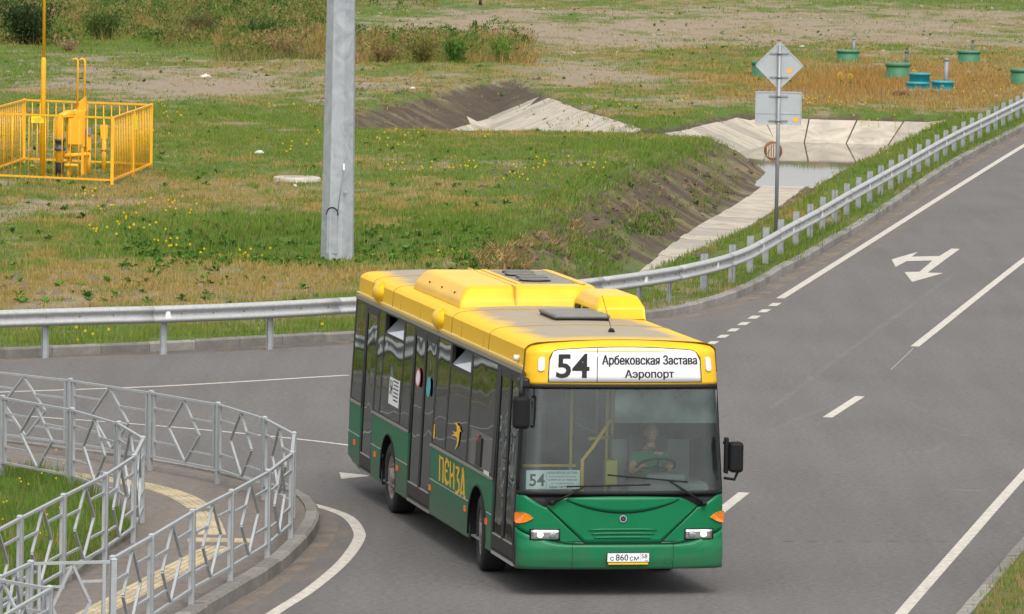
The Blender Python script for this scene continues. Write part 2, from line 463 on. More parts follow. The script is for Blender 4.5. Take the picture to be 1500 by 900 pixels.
def ground_colour(X, Y, ins, dmin):
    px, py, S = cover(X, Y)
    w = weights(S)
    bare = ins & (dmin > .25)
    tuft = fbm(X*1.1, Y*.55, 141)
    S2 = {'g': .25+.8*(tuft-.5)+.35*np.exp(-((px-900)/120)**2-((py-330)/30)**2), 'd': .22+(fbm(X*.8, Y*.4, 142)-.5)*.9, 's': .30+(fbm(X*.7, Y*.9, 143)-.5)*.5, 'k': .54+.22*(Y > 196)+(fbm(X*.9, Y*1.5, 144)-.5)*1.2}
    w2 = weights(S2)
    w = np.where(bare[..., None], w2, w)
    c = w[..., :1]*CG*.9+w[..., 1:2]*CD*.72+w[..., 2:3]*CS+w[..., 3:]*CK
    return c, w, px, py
def axis(segs):
    out = [segs[0][0]]
    for a, b, st in segs:
        n = max(1, int(round((b-a)/st))); out += list(np.linspace(a, b, n+1)[1:])
    return np.array(out)
gx = axis([(-3000, -400, 260), (-400, -120, 20), (-120, -60, 4), (-60, -18, .9), (-18, -4, .4), (-4, 15, .26), (15, 36, .5), (36, 60, 2), (60, 400, 20), (400, 3000, 260)])
gy = axis([(-600, 0, 100), (0, 90, 10), (90, 112, .7), (112, 135, .42), (135, 192, .30), (192, 240, .42), (240, 380, .8), (380, 460, 3), (460, 700, 20), (700, 4000, 300)])
XX, YY = np.meshgrid(gx, gy)
ZZ, INS, DMIN = terrain(XX.ravel(), YY.ravel())
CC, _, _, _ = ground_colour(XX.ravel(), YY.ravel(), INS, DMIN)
nxg, nyg = len(gx), len(gy)
ii = np.arange(nyg-1)[:, None]*nxg+np.arange(nxg-1)[None, :]
quads = np.stack([ii, ii+1, ii+1+nxg, ii+nxg], -1).reshape(-1, 4)
GROUND = colmat('field soil and turf', rough=.95, fine=5., famp=.30, bump=.7, bscale=5.)
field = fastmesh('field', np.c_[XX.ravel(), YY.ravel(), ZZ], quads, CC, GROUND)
tag(field, kind='structure'); field.data.polygons.foreach_set('use_smooth', np.ones(len(field.data.polygons), bool))

# ---- asphalt
def asphalt(name, col, warm):
    M = mat(name, col, .9, spec=.25, bump=.35, bscale=60)
    nt = M.node_tree; b = nt.nodes['Principled BSDF']; lk = nt.links.new
    tcn = N(nt, 'ShaderNodeTexCoord')
    n1 = N(nt, 'ShaderNodeTexNoise'); n1.inputs['Scale'].default_value = .22; n1.inputs['Detail'].default_value = 5
    n2 = N(nt, 'ShaderNodeTexNoise'); n2.inputs['Scale'].default_value = 11; n2.inputs['Detail'].default_value = 8; n2.inputs['Roughness'].default_value = .8
    mpn = N(nt, 'ShaderNodeMapping'); mpn.inputs['Rotation'].default_value = (0, 0, .17); mpn.inputs['Scale'].default_value = (2.2, .18, 1)
    n3 = N(nt, 'ShaderNodeTexNoise'); n3.inputs['Scale'].default_value = .7; n3.inputs['Detail'].default_value = 4
    lk(tcn.outputs['Object'], mpn.inputs[0]); lk(mpn.outputs[0], n3.inputs['Vector'])
    for n in (n1, n2): lk(tcn.outputs['Object'], n.inputs['Vector'])
    def rng_(n, lo, hi, a=.35, c=.65):
        r = N(nt, 'ShaderNodeMapRange'); r.inputs['From Min'].default_value = a; r.inputs['From Max'].default_value = c
        r.inputs['To Min'].default_value = lo; r.inputs['To Max'].default_value = hi; lk(n.outputs['Fac'], r.inputs[0]); return r
    r1 = rng_(n1, .955, 1.045); r2 = rng_(n2, .55, 1.45, .28, .72); r3 = rng_(n3, .94, 1.06)
    m1 = N(nt, 'ShaderNodeMath', operation='MULTIPLY'); lk(r1.outputs[0], m1.inputs[0]); lk(r2.outputs[0], m1.inputs[1])
    m2 = N(nt, 'ShaderNodeMath', operation='MULTIPLY'); lk(m1.outputs[0], m2.inputs[0]); lk(r3.outputs[0], m2.inputs[1])
    v = N(nt, 'ShaderNodeVectorMath', operation='SCALE'); v.inputs[0].default_value = col; lk(m2.outputs[0], v.inputs['Scale'])
    # pale dust drifted along the gutters comes as broad warm blotches
    mx = N(nt, 'ShaderNodeMix', data_type='RGBA'); mx.inputs['B'].default_value = (*warm, 1)
    n4 = N(nt, 'ShaderNodeTexNoise'); n4.inputs['Scale'].default_value = .12; n4.inputs['Detail'].default_value = 8
    lk(tcn.outputs['Object'], n4.inputs['Vector']); r4 = rng_(n4, 0, .28, .45, .75)
    lk(r4.outputs[0], mx.inputs['Factor']); lk(v.outputs[0], mx.inputs['A']); lk(mx.outputs['Result'], b.inputs['Base Color'])
    return M
ASPH = asphalt('grey asphalt', (.126, .118, .113), (.15, .135, .118))
PAVE = asphalt('worn footpath asphalt', (.165, .142, .124), (.23, .195, .16))
road = flat_poly('road', [p-0*p for p in ROADPOLY], 0.0, ASPH)
tag(road, kind='structure')

# ---- kerbs: individual stones
def kerb_mesh(w=.18, h=.17, below=.2):
    b = MB().prism([(0, -below), (w, -below), (w, h), (.035, h), (0, h-.03)], lambda a, c, t: (t, a, c), -.5, .5)
    return b.mesh('kerb_stone')
KERBM = kerb_mesh()
KERBM.materials.append(CONC)
CONC_B = mat('kerb concrete darker', (.18, .167, .15), .92, var=.25, vscale=6, bump=.5, bscale=50)
CONC_C = mat('kerb concrete pale', (.25, .235, .21), .9, var=.2, vscale=6, bump=.5, bscale=50)
KM = [KERBM]
for c in (CONC_B, CONC_C):
    k = KERBM.copy(); k.materials.clear(); k.materials.append(c); KM.append(k)
def kerb(name, pts, step=1.0, side=1):
    root = tag(empty(name), kind='structure')
    P = smooth(pts, step) if step else pts
    for a, b in zip(P[:-1], P[1:]):
        d = b-a; l = np.linalg.norm(d)
        o = bpy.data.objects.new('kerb_stone', random.choice(KM)); COL.objects.link(o); o.parent = root
        mid = (a+b)/2
        o.location = (mid[0], mid[1], random.uniform(-.008, .008))
        o.rotation_euler = (0, 0, math.atan2(d[1], d[0])+random.uniform(-.006, .006))
        o.scale = (l-.012, side, 1)
    return root
kv = KERB[(KERB[:, 0] > -34) & (KERB[:, 1] < 260)]
kerb('kerb', kv, None, 1)

# ---- strips of verge behind the far kerb
def kn(P):
    T = np.gradient(P, axis=0); T /= np.linalg.norm(T, axis=1)[:, None]; return np.c_[-T[:, 1], T[:, 0]]
VP = smooth(KERB[(KERB[:, 0] > -60) & (KERB[:, 1] < 330)][::6], .6)
VN = kn(VP)
offs = [.165, .35, .6, .9, 1.2, 1.55, 1.9, 2.3]
zof = [.132, .15, .155, .15, .13, .10, .02, -.25]
vv = []; 
for o_, z_ in zip(offs, zof):
    q = VP+VN*o_
    tz, _, _ = terrain(q[:, 0], q[:, 1])
    zz = np.full(len(q), z_)+(fbm(q[:, 0]*1.2, q[:, 1]*1.2, 5)-.5)*(.05 if z_ > 0 and o_ > .2 else 0)
    vv.append(np.c_[q, zz])
vv = np.array(vv); a_, b_ = vv.shape[:2]
jj = np.arange(a_-1)[:, None]*b_+np.arange(b_-1)[None, :]
qd = np.stack([jj, jj+b_, jj+b_+1, jj+1], -1).reshape(-1, 4)
V3 = vv.reshape(-1, 3)
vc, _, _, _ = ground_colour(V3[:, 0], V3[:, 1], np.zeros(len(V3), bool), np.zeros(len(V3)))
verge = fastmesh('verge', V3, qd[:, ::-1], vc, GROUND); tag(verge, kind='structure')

# ---- water and concrete lining
WAT = mat('pond water', (.055, .05, .035), .035, spec=.6)
nt = WAT.node_tree; b = nt.nodes['Principled BSDF']; b.inputs['IOR'].default_value = 1.33
tcn = N(nt, 'ShaderNodeTexCoord'); wv = N(nt, 'ShaderNodeTexNoise'); wv.inputs['Scale'].default_value = 1.2; wv.inputs['Detail'].default_value = 3
bp = N(nt, 'ShaderNodeBump'); bp.inputs['Strength'].default_value = .06; bp.inputs['Distance'].default_value = .02
nt.links.new(tcn.outputs['Object'], wv.inputs['Vector']); nt.links.new(wv.outputs['Fac'], bp.inputs['Height']); nt.links.new(bp.outputs[0], b.inputs['Normal'])
water = flat_poly('pond_water', [(5.2, 190), (4, 168), (17, 168), (20, 224), (5.2, 224)], WATER_Z, WAT)
tag(water, kind='structure')
SLAB = mat('pale lining concrete', (.40, .35, .28), .9, var=.26, vscale=1.3, bump=.3, bscale=12, distort=1.)
SLAB2 = mat('stained lining concrete', (.38, .34, .28), .9, col2=(.25, .22, .175), vscale=1.1, bump=.3, bscale=12, distort=1.)
def lining(name, poly, o1, o2, step, mats, a0=0., a1=1.):
    root = tag(empty(name), kind='structure')
    P = smooth(poly, step); n = len(P); P = P[int(a0*n):max(int(a0*n)+2, int(math.ceil(a1*n)))]
    Nn = kn(P)
    h_ = len(P)//2; t_ = P[h_]+Nn[h_]*.5
    if not inpoly(np.array([t_[0]]), np.array([t_[1]]), BASIN)[0]: Nn = -Nn
    for i in range(len(P)-1):
        oo1 = o1+random.uniform(-.03, .03); oo2 = o2+random.uniform(-.03, .03); up_ = .05+random.uniform(-.004, .004)
        rows = []
        for e in (.018, .5, .982):
            c_ = P[i]*(1-e)+P[i+1]*e; nn = Nn[i]*(1-e)+Nn[i+1]*e
            q = np.array([c_+nn*(oo1+(oo2-oo1)*f) for f in np.linspace(0, 1, 6)])
            z_, in_, _ = terrain(q[:, 0], q[:, 1], False)
            rows.append([(x, y, z+up_) for (x, y), z in zip(q, z_)])
        mb = MB().grid(rows, False)
        low = [[(x, y, z-.14) for x, y, z in r] for r in rows]
        mb.grid([rows[0], low[0]], False); mb.grid([rows[-1], low[-1]], False)
        mb.grid([[r[0] for r in rows], [r[0] for r in low]], False); mb.grid([[r[-1] for r in rows], [r[-1] for r in low]], False)
        mb.build('slab', random.choice(mats), root)
    return root
lining('ditch_lining', R1, 2.45, 3.75, 1.7, [SLAB, SLAB, SLAB2], a1=.93)
lining('pond_lining', R5, .55, 3.4, 1.85, [SLAB, SLAB, SLAB, SLAB2])
lining('channel_lining', R3[1:], 2.3, 4.2, 1.6, [SLAB, SLAB, SLAB2], a0=.30, a1=.64)
lining('far_lining', R4, .25, 3.4, 1.6, [SLAB, SLAB, SLAB2], a0=.43)

# ---- painted road markings (children of the road)
def px_line(px, step=.5, z=0.): return smooth([G(*p) for p in px], step)
ribbon('edge_line', px_line([(-160, 583), (0, 575), (240, 566), (510, 550)]), .13, .004, WHITEP, road)
ribbon('lane_line', px_line([(-120, 600), (8, 608), (240, 625), (430, 643), (560, 659)]), .10, .004, WHITEP, road)
ribbon('edge_line', px_line([(300, 975), (395, 903), (452, 866), (500, 826), (525, 792), (524, 775), (508, 757), (474, 744), (436, 735), (380, 724)], .25), .155, .004, WHITEP, road)
ribbon('edge_line', px_line([(1143, 437.5), (1260, 364), (1380, 288), (1500, 213.5), (1580, 168)]), .17, .004, WHITEP, road)
ribbon('lane_line', px_line([(1340, 508), (1500, 381), (1640, 275)]), .16, .004, WHITEP, road)
ribbon('dash', px_line([(1212, 612), (1260, 581)]), .16, .004, WHITEP, road)
ribbon('dash', px_line([(1052, 752), (1090, 722)]), .16, .004, WHITEP, road)
ribbon('edge_line', px_line([(1250, 985), (1320, 900), (1410, 797), (1500, 695), (1600, 588)]), .15, .004, WHITEP, road)
for k in range(7):
    a = np.array([1134, 446.5]); bq = np.array([1043, 502.5]); c = a+(bq-a)*k/6
    d = np.array([9.5, -3.2])
    g0, g1 = G(*(c+d)), G(*(c-d))
    pts = [G(c[0]-9, c[1]+2.2), G(c[0]+4, c[1]+2.2), G(c[0]+11, c[1]-2.2), G(c[0]-2, c[1]-2.2)]
    flat_poly('dash', pts, .004, WHITEP, road)
arrow = [(1405, 364.5), (1393, 364.5), (1367, 381), (1341, 381), (1344, 370), (1307, 380), (1312, 391), (1336, 382.5), (1361, 385), (1348, 397), (1325, 400), (1337, 413), (1384, 404), (1360, 400)]
arrow = [(1394, 364.5), (1376, 375.5), (1336, 376.5), (1344, 369.5), (1306, 380.5), (1312, 391.5), (1328, 383), (1366, 382), (1347, 398.5), (1325, 399), (1336, 413.5), (1382, 400.5), (1359, 399.8), (1406, 365)]
flat_poly('lane_arrow', [G(*p) for p in arrow], .004, WHITEP, road)
flat_poly('give_way_triangle', [G(497, 692.5), G(500, 702), G(548, 697.5)], .004, WHITEP, road)
# sawn joint and crack
CRK = mat('pale scrape on asphalt', (.27, .25, .225), .9, var=.3, vscale=14)
ribbon('road_scrape', px_line([(1338, 510.5), (1322, 526), (1305, 542)]), .025, .004, CRK, road)
ribbon('road_scrape', px_line([(1334, 510.5), (1356, 510.3)]), .045, .0045, CRK, road)

# ---- near footpath corner
ISL = [(-150, 645), (12, 660), (100, 672), (218, 686), (320, 705), (376, 719), (437, 734), (460, 749), (468, 767), (461, 788), (445, 807), (407, 842), (346, 880), (300, 908), (215, 965)]
isl = smooth([G(*p) for p in ISL], .9)
kerb('footpath_kerb', isl, None, -1)
inn = isl-kn(isl)*.16
back = [G(-60, 1120), G(-420, 1000), G(-520, 640)]
pave = flat_poly('footpath', list(inn)+back, .135, PAVE); tag(pave, kind='structure')
ISG = [(-130, 676), (0, 684), (52, 690), (100, 706), (140, 728), (178, 754), (194, 776), (178, 794), (100, 848), (40, 898), (-60, 990), (-200, 900)]
isg = smooth([G(*p, .135) for p in ISG], .4)
b = bmesh.new(); vs = [b.verts.new((p[0], p[1], .15)) for p in isg]
es = [b.edges.new((vs[i], vs[(i+1) % len(vs)])) for i in range(len(vs))]
bmesh.ops.triangle_fill(b, use_beauty=True, edges=es)
bmesh.ops.subdivide_edges(b, edges=b.edges[:], cuts=2, use_grid_fill=True)
for f in b.faces:
    if f.normal.z < 0: f.normal_flip()
me = bpy.data.meshes.new('lawn'); b.to_mesh(me); b.free()
at = me.color_attributes.new('Col', 'FLOAT_COLOR', 'POINT')
for i_, v in enumerate(me.vertices):
    w_ = random.random(); c_ = CG*.8*w_+np.array([.10, .075, .045])*(1-w_); at.data[i_].color = (*c_, 1)
lawn = link('lawn', me, GROUND); tag(lawn, kind='structure')
EDG = smooth([G(*p, .135) for p in [(100, 850), (140, 818), (178, 793), (196, 777)]], .9)
root = tag(empty('lawn_edging'), kind='structure')
for a, bq in zip(EDG[:-1], EDG[1:]):
    MB().bar((*a, .15), (*(bq-(bq-a)*.02), .15), .08, .10).build('edging_stone', CONC_C, root)
# tactile paving tiles
TACT = [mat('tactile tile buff', (.47, .39, .24), .85, var=.15, vscale=9, bump=.2), mat('tactile tile worn', (.38, .32, .21), .88, var=.2, vscale=9, bump=.2)]
tm = MB().box(-.145, .145, -.145, .145, -.02, .006)
for k in range(4): tm.box(-.135, .135, -.12+k*.07, -.12+k*.07+.035, .006, .013)
tmes = [tm.mesh('tactile_tile')]; tmes[0].materials.append(TACT[0]); t2 = tmes[0].copy(); t2.materials.clear(); t2.materials.append(TACT[1]); tmes.append(t2)
def tiles(px, cols=2, step=.30):
    P = smooth([G(*p, .14) for p in px], step); Nn = kn(P)
    T = np.gradient(P, axis=0)
    for i in range(len(P)):
        for c in range(cols):
            q = P[i]+Nn[i]*(c-(cols-1)/2)*.30
            o = bpy.data.objects.new('tactile_tile', random.choice(tmes)); COL.objects.link(o); o.parent = pave
            o.location = (q[0], q[1], .138+random.uniform(-.002, .002)); o.scale = (1, 1.25, 1); o.rotation_euler = (0, 0, math.atan2(T[i][1], T[i][0]))
tiles([(-20, 680), (60, 690), (140, 700), (215, 712), (262, 726), (291, 742)], 1)
tiles([(297, 752), (305, 768), (310, 781)], 1)
tiles([(292, 791), (322, 791.5), (352, 792)], 1)
tiles([(318, 803), (250, 838), (180, 876), (100, 918), (20, 960)], 1)

# ---- dust in the gutters (broken film of dirt on the asphalt) and old marks
def film(name, col, amount, scale):
    M = mat(name, col, .95, spec=.1, var=.2, vscale=3)
    nt = M.node_tree; b = nt.nodes['Principled BSDF']; tcn = N(nt, 'ShaderNodeTexCoord')
    nn = N(nt, 'ShaderNodeTexNoise'); nn.inputs['Scale'].default_value = scale; nn.inputs['Detail'].default_value = 8; nn.inputs['Roughness'].default_value = .7
    nt.links.new(tcn.outputs['Object'], nn.inputs['Vector'])
    r = N(nt, 'ShaderNodeMapRange'); r.inputs['From Min'].default_value = .40; r.inputs['From Max'].default_value = .66; r.inputs['To Max'].default_value = amount
    nt.links.new(nn.outputs['Fac'], r.inputs[0]); nt.links.new(r.outputs[0], b.inputs['Alpha'])
    return M
DUST1 = film('gutter dust', (.36, .285, .205), .55, 1.3); DUST2 = film('thin road dust', (.33, .275, .22), .30, .9); MARKF = film('faint tyre marks', (.36, .33, .30), .28, 2.2); MARKD = film('dark patches', (.05, .047, .045), .30, 3.)
kk_ = kv[::2]
ribbon('gutter_dust', smooth(kk_-kn(kk_)*.22, .8), .36, .0025, DUST1, road); ribbon('gutter_dust', smooth(kk_-kn(kk_)*.55, .8), 1.0, .0015, DUST2, road)
ri = isl+kn(isl)*.14
ribbon('gutter_dust', ri, .22, .0026, DUST1, road); ribbon('gutter_dust', isl+kn(isl)*.33, .62, .0016, DUST2, road)
for q_ in ([(1110, 640), (1180, 610), (1260, 580), (1330, 590), (1365, 610)], [(1130, 600), (1200, 545), (1290, 480), (1400, 400)], [(1365, 622), (1420, 640), (1500, 650)], [(1230, 715), (1330, 716), (1450, 720)], [(1300, 660), (1350, 665), (1385, 650)], [(1090, 690), (1160, 690), (1250, 694)]):
    ribbon('tyre_mark', px_line(q_), .14, .0022, MARKF, road)
for x_ in (1155, 1190, 1230, 1266, 1306, 1342, 1380): ribbon('tar_patch', px_line([(x_-7, 793), (x_+7, 794)], .05), .16, .0023, MARKD, road)

# ---- near right verge
RV = [(1380, 938), (1422, 891), (1460, 846), (1500, 800), (1560, 735)]
rvp = smooth([G(*p) for p in RV], 1.0)
kerb('verge_kerb', rvp, None, -1)
q0 = rvp-kn(rvp)*.16
vr = flat_poly('right_verge', list(q0)+[q0[-1]+np.array([14, 20]), q0[0]+np.array([20, -4])], .14, None); tag(vr, kind='structure')
at = vr.data.color_attributes.new('Col', 'FLOAT_COLOR', 'POINT')
for i_ in range(len(vr.data.vertices)): at.data[i_].color = (.14, .12, .055, 1)
vr.data.materials.append(GROUND)

# ================================================================== VEGETATION
GRASS = colmat('grass blades', rough=.75, famp=0, transl=.35, spec=.15)
def tufts(name, P, h, col, nb, wid, spread=.09, lean=.45, mixdry=0.):
    n = len(P); m = n*nb
    base = np.repeat(P, nb, 0); hh = np.repeat(h, nb)*rng.uniform(.55, 1.15, m); cc = np.repeat(col, nb, 0)*rng.uniform(.68, 1.32, (m, 1))
    if mixdry > 0:
        k_ = (rng.uniform(0, 1, m) < mixdry)[:, None]; cc = np.where(k_, np.array([.30, .235, .095])*rng.uniform(.6, 1.15, (m, 1)), cc)
    a = rng.uniform(0, 2*PI, m); r = rng.uniform(0, 1, m)**.5*np.repeat(spread if hasattr(spread, '__len__') else np.full(n, spread), nb)
    base = base+np.c_[np.cos(a)*r, np.sin(a)*r, np.zeros(m)]
    ln = hh*rng.uniform(.1, lean, m); la = a+rng.normal(0, .7, m)
    tip = base+np.c_[np.cos(la)*ln, np.sin(la)*ln, hh]
    ta = rng.uniform(0, PI, m); ww = np.repeat(wid, nb)*rng.uniform(.7, 1.3, m)
    off = np.c_[np.cos(ta)*ww/2, np.sin(ta)*ww/2, np.zeros(m)]
    base[:, 2] -= .02
    V = np.empty((m, 3, 3)); V[:, 0] = base-off; V[:, 1] = base+off; V[:, 2] = tip
    C = np.repeat(cc[:, None], 3, 1); C[:, 2] *= 1.12
    return fastmesh(name, V.reshape(-1, 3), np.arange(m*3).reshape(-1, 3), C.reshape(-1, 3), GRASS)
# open field and verges
def scatter(n, y0, y1, px0=-160, px1=1600):
    Y = np.sqrt(rng.uniform(0, 1, n)*(y1**2-y0**2)+y0**2)
    X = (rng.uniform(px0, px1, n)-750)/FPX*Y
    return X, Y
Xs, Ys = [], []
for n, a, c in ((60000, 100, 150), (60000, 150, 215), (45000, 215, 300), (26000, 300, 430)):
    x, y = scatter(n, a, c); Xs.append(x); Ys.append(y)
for n, a, c, p0, p1 in ((30000, 95, 200, -1100, -160), (22000, 200, 400, -1100, -160), (16000, 150, 330, 1600, 2200), (14000, 430, 620, -700, 2000)):
    x, y = scatter(n, a, c, p0, p1); Xs.append(x); Ys.append(y)
X = np.concatenate(Xs); Y = np.concatenate(Ys)
kd = segdist(X, Y, KERB); rd = inpoly(X, Y, ROADPOLY)
Z, I, Dm = terrain(X, Y)
C, W, PX, PY = ground_colour(X, Y, I, Dm)
onv = (kd < 2.0) & ~rd
Z = np.where(onv & (kd < 1.9), .13, Z)
lushb = I & (Dm < .5)
conc = I & ((Z < -1.12) | ((Y > 186) & (PX > 940) & (Dm > .5)))
pr = (W[:, 0]*1.0+W[:, 1]*.75+W[:, 2]*.10+W[:, 3]*.12)*np.clip(.35+1.7*(fbm(X*1.9, Y*.9, 421, 3)-.22), .2, 1.3)
dens = np.where(I, .75, 1.0)
ok = (~rd) & (kd > .17) & (rng.uniform(0, 1, len(X)) < pr*dens) & (~conc) & (Z > WATER_Z+.1)
X, Y, Z, W, PX, PY, I, Dm, kd = [q[ok] for q in (X, Y, Z, W, PX, PY, I, Dm, kd)]
n = len(X)
gw = W[:, 0]/(W[:, 0]+W[:, 1]+.001)
gsel = rng.uniform(0, 1, n) < np.clip(gw*1.15-.05, 0, 1)
green = np.array([.115, .205, .026])*(1+.0*X[:, None]); green2 = np.array([.195, .235, .042]); dry = np.array([.36, .265, .085]); orange = np.array([.36, .20, .055])
mixv = fbm(X*.5, Y*.2, 201)[:, None]
og = np.exp(-((PX-1290)/230)**2-((PY-110)/34)**2)[:, None]
og = np.maximum(og, .9*np.exp(-((PX-740)/70)**2-((PY-355)/30)**2)[:, None])
colr = np.where(gsel[:, None], green*(1-mixv)+green2*mixv, dry*(1-og)+orange*og)
lush = np.exp(-((PX-480)/300)**4-((PY-352)/26)**2)+np.exp(-((PX-1150)/320)**4-((PY-168)/9)**2)+.9*np.exp(-((PX-940)/110)**2-((PY-215)/16)**2)+np.exp(-((PX-900)/70)**2-((PY-340)/26)**2)
lush = np.clip(lush, 0, 1)
colr = np.where(gsel[:, None], colr*(1-.45*lush[:, None])+np.array([.085, .20, .025])*.45*lush[:, None], colr)
h = np.where(gsel, rng.uniform(.05, .13, n)+.16*lush*rng.uniform(.3, 1, n), rng.uniform(.05, .14, n)+.26*og[:, 0]*rng.uniform(.2, 1, n)*(PY < 200))
h = h*(1+.35*sstep(200, 380, Y))*np.clip(.45+1.1*fbm(X*1.3, Y*.6, 431, 2), .5, 1.6); h = np.where(kd < 2.2, rng.uniform(.06, .20, n), h)
wd = .010+.00012*Y
g1 = tufts('meadow_grass', np.c_[X, Y, Z], h, colr, 6, wd, spread=.05+.0012*Y, mixdry=.12)
tag(g1, 'patchy green and straw coloured grass over the field and verges', 'grass', kind='stuff')
def near_grass(name, poly, n, hmin, hmax, label, dryp):
    lo, hi = poly.min(0), poly.max(0)
    P = rng.uniform(lo, hi, (n, 2)); P = P[inpoly(P[:, 0], P[:, 1], poly)]
    m_ = len(P); dr_ = (rng.uniform(0, 1, m_) < dryp+.5*(fbm(P[:, 0]*.8, P[:, 1]*.5, 401)-.5))[:, None]
    c_ = np.where(dr_, np.array([.33, .25, .09]), np.array([.11, .20, .03])*(.7+.7*fbm(P[:, 0]*.9, P[:, 1]*.6, 402)[:, None]))
    hh = rng.uniform(hmin, hmax, m_)*(.5+fbm(P[:, 0]*1.1, P[:, 1]*.8, 403))
    o = tufts(name, np.c_[P, np.full(m_, .145)], hh, c_, 8, np.full(m_, .011), spread=.07, lean=.6, mixdry=.12)
    return tag(o, label, 'grass', kind='stuff')
near_grass('lawn_grass', isg, 6500, .10, .27, 'rough green grass inside the inner railing', .10)
rvpoly = np.vstack([q0, [q0[-1]+np.array([2.5, 0])], [q0[0]+np.array([2.5, 0])]])
near_grass('verge_grass', rvpoly, 5200, .05, .14, 'dry and green grass behind the kerb in the lower right corner', .35)
# dock leaves and broad weeds in the hollow and bank foot
def leafy(name, P, r, hgt, col, nl, label=None):
    Vs = []; Cs = []; Ts = []
    k = 0
    for p, rr, hh, c in zip(P, r, hgt, col):
        for j in range(nl):
            a = rng.uniform(0, 2*PI); el = rng.uniform(.2, 1.2)
            d = np.array([math.cos(a)*math.cos(el), math.sin(a)*math.cos(el), math.sin(el)])
            s = np.array([-math.sin(a), math.cos(a), 0])*rr*.22
            b0 = p+np.array([0, 0, .01]); ln = rr*rng.uniform(.6, 1.1)
            mid = b0+d*ln*.55; tip = b0+d*ln+np.array([0, 0, -ln*.25])
            Vs += [b0, mid-s, tip, mid+s]; cc = c*rng.uniform(.7, 1.3); Cs += [cc]*4; Ts.append((k, k+1, k+2)); Ts.append((k, k+2, k+3)); k += 4
    o = fastmesh(name, np.array(Vs), np.array(Ts), np.array(Cs), GRASS)
    return o
cand = [(rng.uniform(180, 720), rng.normal(362, 14)) for _ in range(1100)]+[(rng.uniform(760, 980), 0) for _ in range(0)]
cand += [(rng.uniform(0, 1040), rng.uniform(150, 450)) for _ in range(380)]+[(rng.uniform(0, 1500), rng.uniform(20, 130)) for _ in range(300)]
cand += [(x_, 395-(x_-780)*.30+rng.normal(0, 14)) for x_ in rng.uniform(800, 1010, 60)]
LP = np.array([GF(*p) for p in cand]); LP = LP[~inpoly(LP[:, 0], LP[:, 1], ROADPOLY)]; lz, li, ld = terrain(LP[:, 0], LP[:, 1]); LP = LP[lz > -1.0]; lz = lz[lz > -1.0]
w_ = leafy('broad_leaved_weeds', np.c_[LP, lz], rng.uniform(.10, .22, len(LP)), None or np.ones(len(LP)), np.array([.075, .17, .028])*rng.uniform(.6, 1.5, (len(LP), 1)), 9)
tag(w_, 'low broad leaved green weeds dotted over the field and hollow', 'weeds', kind='stuff')
# dead straw lying down the earth bank
def bank_pts(n, x0, x1, y0f, y1f):
    x_ = rng.uniform(x0, x1, n); y_ = rng.uniform(y0f(x_), y1f(x_))
    d = np.stack([ray(a_, b_) for a_, b_ in zip(x_, y_)]); t = np.arange(112, 200, .4)       # walk each view ray down to the bank
    X_ = d[:, :1]/d[:, 1:2]*t; Y_ = t+0*X_; Z_ = CAMH+d[:, 2:]/d[:, 1:2]*t
    T_ = terrain(X_.ravel(), Y_.ravel(), False)[0].reshape(X_.shape)
    hit = Z_ < T_+.02; i_ = hit.argmax(1); r_ = np.arange(len(i_))
    P_ = np.c_[X_[r_, i_], Y_[r_, i_], T_[r_, i_]+.03]
    return P_[hit.any(1) & (P_[:, 2] > -1.2) & (fbm(P_[:, 0]*1.3, P_[:, 1]*.7, 411, 3) > .47)]
bl = lambda x_: 372-.33*(x_-690); bh = lambda x_: 400-.20*(x_-690)
for nm_, nn_, x0_, x1_, lo_, hi_, cl_, hh_, ww_, lb_ in (
        ('straw', 300, 690, 850, lambda x_: bl(x_), lambda x_: bl(x_)+46, (.34, .21, .09), .13, .026, 'orange brown dead straw lying on the earth bank of the ditch'),
        ('bank_weeds', 620, 790, 1010, lambda x_: bl(x_)+26, lambda x_: bl(x_)+66, (.10, .18, .03), .10, .028, 'green weeds growing low on the earth bank of the ditch'),
        ('bank_tufts', 420, 880, 1130, lambda x_: bl(x_)+14, lambda x_: bl(x_)+60, (.10, .165, .03), .11, .024, 'small grass tufts on the upper earth bank')):
    P_ = bank_pts(nn_, x0_, x1_, lo_, hi_)
    c_ = np.array(cl_)*rng.uniform(.45, 1.5, (len(P_), 1))
    o_ = tufts(nm_, P_, np.full(len(P_), hh_)*rng.uniform(.5, 1.2, len(P_)), c_, 9, np.full(len(P_), ww_), spread=.26, lean=2.6 if nm_ == 'straw' else .8, mixdry=.15)
    tag(o_, lb_, nm_.replace('_', ' '), kind='stuff')
# ragged fringe of grass along the plateau rim
RF = smooth(R1, .12); RF = RF[(RF[:, 1] > 128)]
RFp = np.vstack([RF+kn(RF)*o_ for o_ in (-.5, -.25, 0., .2)]); RFp = RFp+rng.normal(0, .14, RFp.shape); RFp = RFp[rng.uniform(0, 1, len(RFp)) < .75*fbm(RFp[:, 0]*.9, RFp[:, 1]*.5, 461)+.12]
rfz = terrain(RFp[:, 0], RFp[:, 1])[0]
rf = tufts('rim_grass', np.c_[RFp, rfz], rng.uniform(.08, .24, len(RFp)), np.array([.12, .20, .028])*rng.uniform(.7, 1.35, (len(RFp), 1)), 7, np.full(len(RFp), .024), spread=.16, lean=.8, mixdry=.2)
tag(rf, 'ragged green grass hanging over the edge of the ditch bank', 'grass', kind='stuff')
